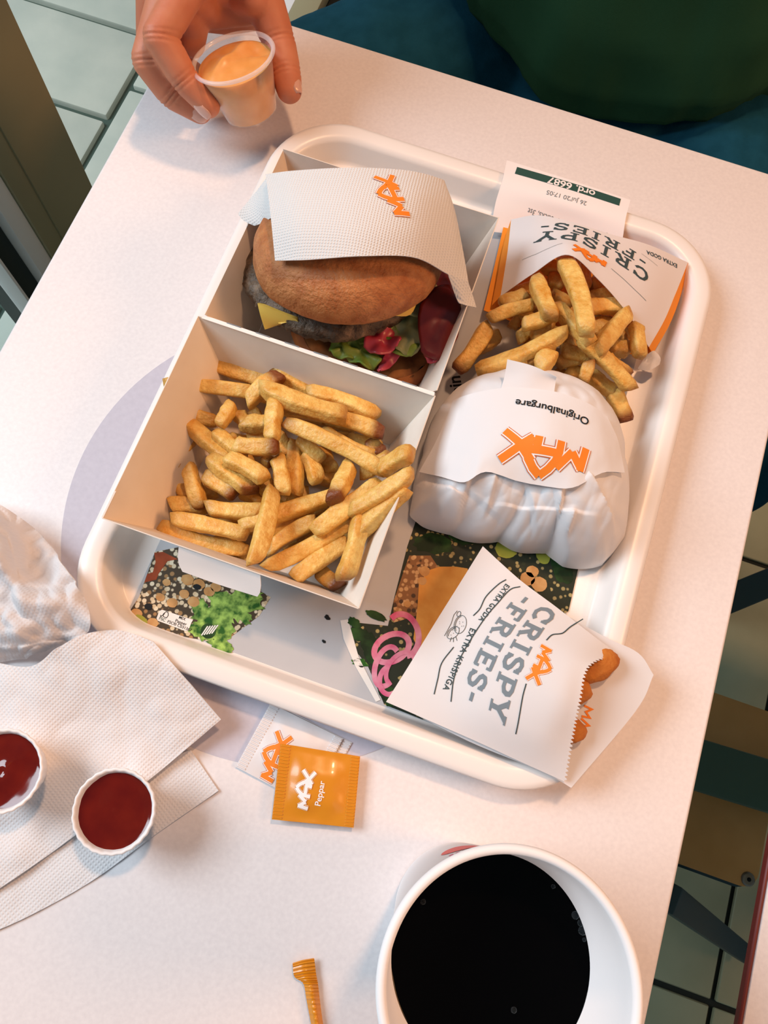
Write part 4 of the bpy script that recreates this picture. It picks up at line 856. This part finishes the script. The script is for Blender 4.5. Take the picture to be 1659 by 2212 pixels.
# ---- condiment sachets
def sachet(name, c4, h, puff, m, mc, label, cat, group=None, lab2=None):
    e = empty(name, P(*c4[0], h), label, cat, group)
    A, B, C_, D_ = [P(x, y, h) for x, y in c4]   # TL TR BR BL
    def q(u, v): return (A * (1 - u) + B * u) * (1 - v) + (D_ * (1 - u) + C_ * u) * v
    us = [0, .14, .3, .5, .7, .88, 1]; vv = [0, .1, .3, .5, .7, .9, 1]
    rows = [[q(u, v) + Vector((0, 0, puff * (max(0, math.sin(math.pi * min(1, max(0, (u - .14) / .74)))) ** .6) * (max(0, math.sin(math.pi * min(1, max(0, (v - .1) / .8)))) ** .6))) for u in us] for v in vv]
    s = patch('pouch', rows, 40, 40, m, e, .0007, fn=lambda p, u, v: p + Vector((0, 0, .0005 * noise.noise(p * 130) * (1 if .15 < u < .85 else .3))))
    ang = math.atan2((B - A).y, (B - A).x)
    for (u0, u1, v0, v1) in ((0.004, .13, .004, .996), (.885, .996, .004, .996)):
        for k in range(22):
            t0 = v0 + (v1 - v0) * (k + .15) / 22; t1 = v0 + (v1 - v0) * (k + .7) / 22
            pp = [q(u0, t0), q(u1, t0), q(u1, t1), q(u0, t1)]
            lo = [p + Vector((0, 0, .00005)) for p in pp]; cm = sum(pp, Vector()) / 4
            hi = [p + (cm - p) * .18 + Vector((0, 0, .0004)) for p in pp]
            vsx = lo + hi
            if k == 0: V_, F_ = [], []
            b_ = len(V_); V_ += vsx; F_ += [(b_ + 4, b_ + 5, b_ + 6, b_ + 7)] + [(b_ + j, b_ + (j + 1) % 4, b_ + 4 + (j + 1) % 4, b_ + 4 + j) for j in range(4)]
        o = mesh('crimped_seal', V_, F_, mc, e, False)
        bm = bmesh.new(); bm.from_mesh(o.data)
        for f in bm.faces:
            if f.normal.z < 0: f.normal_flip()
        bm.to_mesh(o.data); bm.free()
    return e, s
e, s = sachet('salt_sachet', [(603, 1524), (761, 1604), (690, 1730), (530, 1660)], .10, .0015, MT['salt'], MT['salt'], 'white salt sachet lowest in the pile beside the tray', 'sachet')
e, s = sachet('salt_sachet', [(584, 1519), (741, 1596), (662, 1738), (509, 1656)], .24, .0022, MT['salt'], MT['salt'], 'white sachet with orange logo tucked under the orange sachet', 'sachet')
max_logo(s, (588, 1690), (628, 1592), e, MT['logo_orange'], MT['logo_line'], MT['logo_white'], .0003)
e, s = sachet('pepper_sachet', [(606, 1606), (778, 1634), (764, 1788), (587, 1770)], .62, .0028, MT['pepper'], MT['pepper'], 'orange pepper sachet with white logo and lettering on the table', 'sachet')
max_logo(s, (664, 1748), (680, 1668), e, MT['logo_white'], MT['logo_white'], MT['pepper'], .0003, hs=1.0)
decal('lettering', s, text2d('Peppar', .012), (692, 1741), (702, 1688), MT['logo_white'], e, .0003)
# torn sugar stick
sk = empty('sugar_stick', P(665, 2140, .1), 'torn narrow orange sugar stick wrapper lying near the drink cup', 'sachet')
sks = patch('paper_tube', [[P(632, 2083, .35), P(655, 2076, .5), P(679, 2072, .35)], [P(636, 2110, .3), P(660, 2106, .5), P(683, 2104, .3)], [P(655, 2125, .3), P(670, 2126, .55), P(687, 2126, .3)], [P(662, 2160, .25), P(676, 2160, .6), P(691, 2160, .25)], [P(672, 2212, .25), P(684, 2212, .6), P(698, 2212, .25)], [P(690, 2300, .2), P(702, 2300, .6), P(714, 2300, .2)]], 10, 60, MT['pepper'], sk, .0008, fn=lambda p, u, v: p + Vector((0, 0, .00045 * math.sin(v * 240))))
# ---- napkins at the left
na = patch('paper_napkin', [
 [P(-60, 1420, 1.5), P(60, 1440, 2.2), P(120, 1402, 2.9), P(190, 1368, 2.9), P(262, 1362, 2.7), P(331, 1386, 2.6)],
 [P(-60, 1600, .8), P(60, 1560, 1.2), P(150, 1500, 1.9), P(230, 1450, 2.5), P(310, 1430, 2.6), P(380, 1442, 2.5)],
 [P(-60, 1780, .5), P(60, 1700, .6), P(160, 1620, .8), P(250, 1555, 1.3), P(340, 1510, 1.8), P(430, 1500, 2.0)],
 [P(-60, 1958, .45), P(50, 1885, .42), P(165, 1803, .38), P(275, 1722, .45), P(380, 1637, .8), P(477, 1554, 1.4)]], 60, 60, MT['napkin'], None, .0007, .0030, 28, 2)
tag(na, 'large embossed white paper napkin resting on the tray rim under the ketchup cups', 'napkin')
nb = patch('paper_napkin', [
 [P(-60, 1850, .25), P(60, 1790, .22), P(170, 1720, .2), P(300, 1660, .2), P(412, 1620, .25)],
 [P(-60, 1950, .2), P(60, 1890, .12), P(190, 1810, .12), P(320, 1730, .12), P(442, 1664, .15)],
 [P(-60, 2032, .2), P(60, 1980, .12), P(200, 1902, .1), P(340, 1800, .1), P(472, 1708, .15)]], 50, 20, MT['napkin'], None, .0008, .0006, 60, 5)
tag(nb, 'folded white napkin lying underneath the large napkin', 'napkin')
nc = patch('paper_napkin', [
 [P(-90, 1060, 1.6), P(-20, 1080, 2.4), P(60, 1130, 1.6), P(112, 1182, 1.8)],
 [P(-90, 1160, 1.2), P(-10, 1190, 4.4), P(70, 1230, 2.2), P(150, 1240, 3.4)],
 [P(-90, 1280, 1.4), P(0, 1290, 3.0), P(80, 1300, 4.2), P(190, 1300, 3.0)],
 [P(-90, 1370, .8), P(20, 1365, 3.6), P(90, 1380, 2.6), P(196, 1345, 3.4)],
 [P(-90, 1440, .4), P(30, 1425, .6), P(75, 1420, .8), P(180, 1372, 2.9)]], 70, 70, MT['napkin_soft'], None, .0006, .013, 40, 9)
tag(nc, 'crumpled white paper napkin heaped beside the tray corner', 'napkin')
# ---- ketchup cups
def ketchup_cup(px, py, hr, label, swirl, seed):
    c = P(px, py, hr); c0 = Vector((c.x, c.y, TZ + .0058))
    H_ = hr - .58
    e = empty('ketchup_cup', c0, label, 'sauce cup')
    pl = lambda a, i, h: .010 * math.sin(26 * a + seed) * (1 if 2 <= i <= 9 else .2) + .012 * noise.noise(Vector((2 * math.cos(a), 2 * math.sin(a), seed)))
    lathe('paper_cup', [(.01, .04), (1.45, .0), (1.5, .06), (1.72, H_ * .5), (2.0, H_ - .12), (2.10, H_ - .06), (2.13, H_), (2.10, H_ + .07), (2.02, H_ + .08), (1.95, H_), (1.90, H_ - .12), (1.66, H_ * .5), (1.45, .1), (.01, .1)], c0, 120, MT['paper_cup'], e, None, pl)
    n, m = 72, 14; vs = [c0 + Vector((0, 0, (H_ - .30) * .01))]; fs = []
    for i in range(1, m + 1):
        t = i / m
        for k in range(n):
            a = 2 * math.pi * k / n; r = 1.93 * t
            z = H_ - .34 + .10 * t ** 8 + .05 * noise.noise(Vector((1.6 * t * math.cos(a), 1.6 * t * math.sin(a), seed)))
            if swirl: z += .16 * math.exp(-(t * 2.2) ** 2) + .05 * math.sin(9 * t + a * 1) * (1 - t)
            vs.append(c0 + Vector((r * .01 * math.cos(a), r * .01 * math.sin(a), z * .01)))
    for k in range(n): fs.append((0, 1 + k, 1 + (k + 1) % n))
    for i in range(m - 1):
        for k in range(n): fs.append((1 + i * n + k, 1 + (i + 1) * n + k, 1 + (i + 1) * n + (k + 1) % n, 1 + i * n + (k + 1) % n))
    mesh('ketchup', vs, fs, MT['ketchup'], e)
    return e
ketchup_cup(246, 1752, 3.0, 'white pleated paper cup of smooth ketchup on the lower napkin fold', False, 1.0)
ketchup_cup(3, 1665, 3.0, 'white pleated paper cup of swirled ketchup standing on the large napkin', True, 4.0)
# ---- drink cup
cc = P(1102, 2136, 14); c0 = Vector((cc.x, cc.y, TZ + .0002))
dc = empty('drink_cup', c0, 'large white paper cup filled with black cola standing on the table', 'cup')
cup = lathe('cup_body', [(.01, .6), (3.2, .6), (3.25, 0), (3.4, 0), (3.45, .3), (4.62, 13.5), (4.78, 13.58), (4.94, 13.75), (4.97, 13.95), (4.90, 14.12), (4.75, 14.17), (4.60, 14.08), (4.56, 13.9), (4.5, 13.4), (3.3, .9), (.01, .9)], c0, 128, MT['paper_cup'], dc)
lathe('drink', [(4.18, 10.04), (4.12, 10.0), (.01, 10.0)], c0, 96, MT['coffee'], dc)
for bx_, by_, br in ((1243, 1977, .16), (1254, 1994, .13), (1258, 2011, .17), (914, 1948, .11), (1110, 2182, .12), (847, 2127, .1), (1195, 1915, .09), (1262, 2030, .08)):
    p = P(bx_, by_, 10.05); bm = bmesh.new(); bmesh.ops.create_uvsphere(bm, u_segments=16, v_segments=10, radius=br * .01)
    for v in bm.verts: v.co += p
    from_bm('bubble', bm, MT['bubble'], dc)
# red print high on the outside wall, on the side away from the table edge
def on_cup(px, py):
    T = surf_of(cup); loc, n, i, d = T.ray_cast(EYE, ray(px, py).normalized())
    return loc, n
def cup_print(name, h0, h1, a0, a1, m, n=14, shape=None):
    vs, fs = [], []
    for i in range(n + 1):
        a = math.radians(a0 + (a1 - a0) * i / n); t = i / n
        w = (math.sin(math.pi * t) ** .5 if shape == 'leaf' else 1)
        for s_ in (-.5, .5):
            h = (h0 + h1) / 2 + s_ * (h1 - h0) * w; r = 3.45 + (4.62 - 3.45) * (h - .3) / 13.2 + .02
            vs.append(c0 + Vector((r * .01 * math.cos(a), r * .01 * math.sin(a), h * .01)))
    for i in range(n): fs.append((2 * i, 2 * i + 1, 2 * i + 3, 2 * i + 2))
    o = mesh(name, vs, fs, m, dc); return o
MT['cup_red'] = mat('cup_red', (.70, .04, .03), .5); MT['cup_plum'] = mat('cup_plum', (.45, .06, .16), .5)
cup_print('printed_swoosh', 6.0, 9.0, 108, 134, MT['cup_red'], 16, 'leaf')
for k in range(5): cup_print('printed_letter', 9.6, 10.5, 112 + k * 4.2, 114.6 + k * 4.2, MT['cup_plum'], 3)
# ---- clear sauce cup held by the hand
sc = P(503, 124, 6.2); sb = P(543, 240, 2.6)
axis = Vector((sc.x - sb.x, sc.y - sb.y, .036)); hgt = axis.length; axis.normalize()
Q = Vector((0, 0, 1)).rotation_difference(axis).to_matrix()
hc = hgt * 100
sce = empty('dressing_cup', sb, 'clear plastic cup of orange dressing held over the table', 'sauce cup')
lathe('plastic_wall', [(.01, .02), (1.75, 0), (1.82, .06), (2.55, hc - .25), (2.60, hc - .12)], sb, 72, MT['clear'], sce, Q)
lathe('rolled_rim', [(2.56, hc - .10), (2.66, hc - .16), (2.82, hc - .10), (2.86, hc), (2.82, hc + .08), (2.70, hc + .12), (2.60, hc + .06), (2.56, hc - .10)], sb, 72, MT['clear_rim'], sce, Q)
n, m = 64, 12; vs, fs = [], []
prof = [(.01, .05), (1.74, .05), (1.80, .1), (2.22, hc * .55), (2.5, hc - .40)]
for r, h in prof:
    for k in range(n):
        a = 2 * math.pi * k / n; vs.append(sb + Q @ Vector((r * .01 * math.cos(a), r * .01 * math.sin(a), h * .01)))
b0 = len(prof)
for i in range(m, 0, -1):
    t = i / m
    for k in range(n):
        a = 2 * math.pi * k / n; r = 2.5 * t; x, y = r * math.cos(a), r * math.sin(a)
        z = hc - .40 + .34 * (1 - t ** 3) * (.35 + .65 * noise.noise(Vector((x * .55, y * .9, 2)))) + .28 * math.exp(-((x + .3 - y * .25) / .35) ** 2) * (1 - t * t) + .16 * (1 - t ** 6) - (.5 * math.exp(-((x - 1.2) ** 2 + (y - 1.3) ** 2) / .5))
        vs.append(sb + Q @ Vector((x * .01, y * .01, z * .01)))
for i in range(b0 + m - 1):
    for k in range(n): fs.append((i * n + k, i * n + (k + 1) % n, (i + 1) * n + (k + 1) % n, (i + 1) * n + k))
fs.append(tuple((b0 + m - 1) * n + k for k in range(n)))
mesh('dressing', vs, fs, MT['dressing'], sce)
# ================================================================== the person
person = empty('person', (.05, .78, 0), 'seated person in dark green shirt and blue jeans holding a sauce cup', 'person')
def capsule(bm, a, b, r0, r1, seg=18, flat_=1.0, fdir=None):
    a, b = Vector(a), Vector(b); d = b - a; L = d.length
    if L < 1e-6: d = Vector((0, 0, 1)); L = 1e-6
    d = d.normalized(); s = d.cross(Vector((0, 0, 1)) if abs(d.z) < .95 else Vector((1, 0, 0))).normalized(); u = s.cross(d)
    if fdir is not None:
        u = (Vector(fdir) - d * Vector(fdir).dot(d)).normalized(); s = d.cross(u)
    rings = []
    prof = [(-math.cos(math.pi / 2 * k / 5) * r0, math.sin(math.pi / 2 * k / 5) * r0) for k in range(1, 6)]
    prof += [(L * t, r0 + (r1 - r0) * t) for t in (.25, .5, .75)]
    prof += [(L + math.sin(math.pi / 2 * k / 5) * r1, math.cos(math.pi / 2 * k / 5) * r1) for k in range(0, 5)]
    for z, r in prof:
        rings.append([bm.verts.new(a + d * z + s * math.cos(2 * math.pi * k / seg) * r + u * math.sin(2 * math.pi * k / seg) * r * flat_) for k in range(seg)])
    for q in range(len(rings) - 1):
        for k in range(seg): bm.faces.new((rings[q][k], rings[q][(k + 1) % seg], rings[q + 1][(k + 1) % seg], rings[q + 1][k]))
    v0 = bm.verts.new(a - d * r0); v1 = bm.verts.new(b + d * r1)
    for k in range(seg):
        bm.faces.new((v0, rings[0][(k + 1) % seg], rings[0][k])); bm.faces.new((v1, rings[-1][k], rings[-1][(k + 1) % seg]))
def chain(bm, pts, flat_=1.0, fdir=None):
    for (a, ra), (b, rb) in zip(pts, pts[1:]): capsule(bm, a, b, ra, rb, flat_=flat_, fdir=fdir)
def ell(bm, c, r, rot=None):
    g = bmesh.ops.create_icosphere(bm, subdivisions=4, radius=1)
    for v in g['verts']:
        p = Vector((v.co.x * r[0], v.co.y * r[1], v.co.z * r[2]))
        v.co = Vector(c) + (rot @ p if rot is not None else p)
def voxel(bm, size, smooth=4, fac=.5):
    bmesh.ops.recalc_face_normals(bm, faces=bm.faces[:])
    me = bpy.data.meshes.new('v'); bm.to_mesh(me); bm.free()
    o = bpy.data.objects.new('v', me); COL.objects.link(o)
    md = o.modifiers.new('r', 'REMESH'); md.mode = 'VOXEL'; md.voxel_size = size
    dg = bpy.context.evaluated_depsgraph_get(); dg.update()
    m2 = bpy.data.meshes.new_from_object(o.evaluated_get(dg))
    bpy.data.objects.remove(o); bpy.data.meshes.remove(me)
    b2 = bmesh.new(); b2.from_mesh(m2); bpy.data.meshes.remove(m2)
    for k in range(smooth): bmesh.ops.smooth_vert(b2, verts=b2.verts[:], factor=fac, use_axis_x=True, use_axis_y=True, use_axis_z=True)
    return b2
# ---- right hand: five fingers closed round the cup
hb = bmesh.new()
wrist = P(430, -190, 11.0)
idx = [(P(415, -40, 8.6), .0112), (P(345, 80, 7.4), .0110), (P(398, 170, 5.6), .0096), (P(450, 228, 4.3), .0080)]
mid = [(P(365, -30, 8.0), .0115), (P(320, 130, 5.6), .0110), (P(370, 203, 4.0), .0096), (P(432, 242, 2.9), .0078)]
rng_ = [(P(330, -30, 7.2), .0110), (P(325, 120, 3.9), .0095), (P(372, 175, 2.6), .0082), (P(425, 205, 2.0), .0070)]
pky = [(P(322, -50, 6.0), .0100), (P(345, 80, 3.0), .0080), (P(385, 130, 2.2), .0070), (P(425, 155, 1.9), .0060)]
thb = [(P(500, -110, 8.4), .0145), (P(566, -12, 6.6), .0135), (P(601, 88, 4.9), .0116), (P(617, 158, 4.1), .0108), (P(625, 194, 3.7), .0090)]
for ch in (idx, mid, rng_, pky, thb): chain(hb, ch)
for ch, r in ((idx, .0125), (mid, .0125), (rng_, .0118), (pky, .0105)):
    chain(hb, [(wrist + (ch[0][0] - P(370, -40, 7.4)) * .55, .0165), (ch[0][0], r)])
chain(hb, [(wrist, .019), (P(470, -70, 8.2), .0135), (P(545, -55, 8.2), .0125)])           # web and thumb root
chain(hb, [(P(455, -40, 7.4), .012), (P(505, -10, 6.4), .010), (P(548, 0, 7.0), .010)]); chain(hb, [(P(420, -10, 7.6), .011), (P(455, 24, 5.4), .011), (P(530, 20, 5.6), .010), (P(560, 10, 6.4), .010)]); chain(hb, [(P(400, 10, 7.0), .011), (P(418, 60, 5.0), .010), (P(415, 95, 4.2), .009)])
elbow = V(-34, 72, 8); shoulder = V(-13, 83, 36)
for dx in (-.011, .011): chain(hb, [(wrist + Vector((dx, 0, 0)), .019), (wrist * .6 + elbow * .4 + Vector((dx, 0, 0)), .027), (elbow, .034)])
chain(hb, [(elbow, .036), (elbow * .5 + shoulder * .5, .043), (shoulder, .05)])
chain(hb, [(P(440, 30, 5.0), .011), (P(490, 40, 4.3), .010), (P(556, 30, 4.6), .010)]); chain(hb, [(P(560, 0, 6.2), .012), (P(540, 30, 4.8), .010)])
hand = voxel(hb, .0012, 5)
# skin creases at the finger joints
for ch, ks in ((idx, (1, 2)), (mid, (1, 2)), (thb, (2, 3))):
    for k in ks:
        J, rj = ch[k]; d = ((ch[k][0] - ch[k - 1][0]).normalized() + (ch[k + 1][0] - ch[k][0]).normalized()).normalized()
        for off_, dep in ((0.0, .0011), (.0028, .0006), (-.0028, .0005)):
            for v in hand.verts:
                w = v.co - J
                if w.length_squared < (rj * 1.5) ** 2:
                    s_ = w.dot(d) - off_
                    if abs(s_) < .003: v.co -= (w - d * w.dot(d)).normalized() * dep * math.exp(-(s_ / .0009) ** 2)
# ---- head, neck and the other arm (above and beyond the frame)
bb = bmesh.new()
tc_ = V(5, 82, 0)
chain(bb, [(V(5, 83, 38), .075), (V(5, 82, 44), .056), (V(5, 80.5, 52), .054)])
ell(bb, V(5, 80, 60), (.074, .090, .088)); ell(bb, V(5, 78, 53.5), (.058, .066, .062)); ell(bb, V(5, 71.2, 57.5), (.013, .018, .022))
for s in (-1, 1): ell(bb, V(5 + s * 7.5, 81, 58), (.010, .018, .030)); ell(bb, V(5 + s * 3.1, 72.6, 60.6), (.016, .012, .008))
ell(bb, V(5, 72.4, 53.2), (.024, .012, .007))
e2 = V(38, 88, 8); s2 = V(23, 83, 36); w2 = V(36, 86, -16)
chain(bb, [(s2, .05), (e2, .037)]); chain(bb, [(e2, .036), (w2, .024)]); chain(bb, [(w2, .022), (V(36, 84, -24), .03)])
for q in range(4): chain(bb, [(V(36, 86.5 - q * 1.9, -25), .0105), (V(35, 86 - q * 1.8, -30), .009), (V(33.5, 85.5 - q * 1.7, -33), .0075)])
chain(bb, [(V(36, 81.5, -20), .0125), (V(34.5, 79, -24), .0105), (V(33.5, 78.5, -27), .009)])
chain(bb, [(s2, .055), (V(5, 84, 36), .09), (shoulder, .055)]); ell(bb, V(5, 83, 15), (.14, .09, .22))
rest = voxel(bb, .005, 4)
me = bpy.data.meshes.new('r'); rest.to_mesh(me); rest.free(); hand.from_mesh(me); bpy.data.meshes.remove(me)
body = from_bm('body', hand, MT['skin'], person)
# nails on the visible fingertips
def nail(a, b, r, up, w=.0052, l=.0062):
    d = (b - a).normalized(); u = (Vector(up) - d * Vector(up).dot(d)).normalized(); s = d.cross(u)
    vs, fs = [], []; n1, n2 = 8, 8
    for i in range(n1 + 1):
        t = i / n1 * 2 - 1
        for k in range(n2 + 1):
            q = k / n2 * 2 - 1; ww = w * (1 - .18 * t * t if t < 0 else 1 - .5 * t ** 4)
            vs.append(b + d * (t * l - .0008) + s * q * ww + u * (r * 1.03 * math.cos(q * .72) - max(0, t) * .0008 - .0003))
    for i in range(n1):
        for k in range(n2): fs.append((i * (n2 + 1) + k, i * (n2 + 1) + k + 1, (i + 1) * (n2 + 1) + k + 1, (i + 1) * (n2 + 1) + k))
    o = mesh('fingernail', vs, fs, MT['nail'], body); md = o.modifiers.new('s', 'SOLIDIFY'); md.thickness = .0007; md.offset = 0
    return o
nail(idx[2][0], idx[3][0], idx[3][1], (-.35, -.75, .15)); nail(mid[2][0], mid[3][0], mid[3][1], (-.3, -.6, .75)); nail(thb[3][0], thb[4][0], thb[4][1], (.85, .1, .45))
# ---- shirt: torso shell with folds and sleeves
N = 120; rings = [(-13, 15.6, 10.6, 76.0), (-12, 17.4, 12.2, 75.6), (-9, 18.4, 13.0, 75.4), (-4, 18.2, 12.6, 75.6), (3, 17.6, 12.0, 76.5), (12, 18.0, 12.0, 78), (22, 19.2, 12.2, 80.5), (30, 19.4, 11.2, 82), (36, 16.5, 9, 83), (39.5, 9.5, 7.4, 83), (41, 7.6, 6.6, 83)]
rings = [Vector((a, b, c)) if False else (a, b, c, d) for a, b, c, d in rings]
vs, fs = [], []
dense = []
for i in range(len(rings) - 1):
    for q in range(6):
        t = q / 6; dense.append(tuple(rings[i][j] * (1 - t) + rings[i + 1][j] * t for j in range(4)))
dense.append(rings[-1])
for i, (h, rx, ry, cy_) in enumerate(dense):
    for k in range(N):
        a = 2 * math.pi * k / N
        f = max(.15, 1 - (h + 13) / 40)
        w = 1 + f * (.09 * noise.noise(Vector((2.6 * math.cos(a), 2.6 * math.sin(a), h * .06))) + .07 * (.5 - abs(noise.noise(Vector((4.5 * math.cos(a) + h * .05, 4.5 * math.sin(a), h * .11))))) + .035 * math.sin(7 * a + h * .22) * noise.noise(Vector((math.cos(a) * 3, math.sin(a) * 3, 7))))
        dip = -3.0 * f * max(0, math.sin(-a)) ** 3 * math.exp(-((a - 4.6) / .5) ** 2)
        vs.append(V(3.0 + rx * w * math.cos(a), cy_ + ry * w * math.sin(a), h + dip))
for i in range(len(dense) - 1):
    for k in range(N): fs.append((i * N + k, i * N + (k + 1) % N, (i + 1) * N + (k + 1) % N, (i + 1) * N + k))
shirt = mesh('shirt', vs, fs, MT['shirt'], person); md = shirt.modifiers.new('s', 'SOLIDIFY'); md.thickness = .0025
for sh, el_ in ((shoulder, elbow), (s2, e2)):
    bm = bmesh.new(); d = (el_ - sh); capsule(bm, sh, sh + d * .55, .066, .058)
    from_bm('sleeve', bm, MT['shirt'], person)
# ---- jeans
jb = bmesh.new()
ell(jb, V(5, 76, -21), (.175, .14, .10))
for hip, knee, ank in ((V(-9, 75, -20), V(-34, 53, -20), V(-31, 53, -64)), (V(15, 72, -20), V(24, 36, -20), V(22, 42, -64))):
    chain(jb, [(hip, .088), (hip * .5 + knee * .5, .080), (knee, .064)]); chain(jb, [(knee, .062), (ank, .052)])
jm = voxel(jb, .005, 6)
for v in jm.verts:
    q = v.co * 14; v.co += Vector((0, 0, 1)) * .005 * noise.noise(q) + Vector((0, 0, 1)) * .003 * abs(noise.noise(q * 2.7))
from_bm('jeans', jm, MT['jeans'], person)
for x, y in ((-31, 50), (22, 39)):
    b3 = bmesh.new(); capsule(b3, V(x, y + 3, -69.3), V(x, y - 12, -70.2), .044, .038, flat_=.85)
    from_bm('shoe', b3, MT['shoe'], person)
hb2 = bmesh.new(); ell(hb2, V(5, 81.5, 62.5), (.082, .092, .078)); ell(hb2, V(5, 85, 57), (.076, .06, .075))
from_bm('hair', hb2, MT['hair'], person)
bn = empty('bench', (.05, .85, 0), 'dark bench under the seated person behind the table', 'bench')
box('seat', (-.14, .70, .40), (.24, 1.05, .425), MT['steel_blue'], bn, .006)
for x in (-.12, .19):
    for y in (.72, 1.0): box('leg', (x, y, .0005), (x + .03, y + .03, .40), MT['steel_blue'], bn, .002)
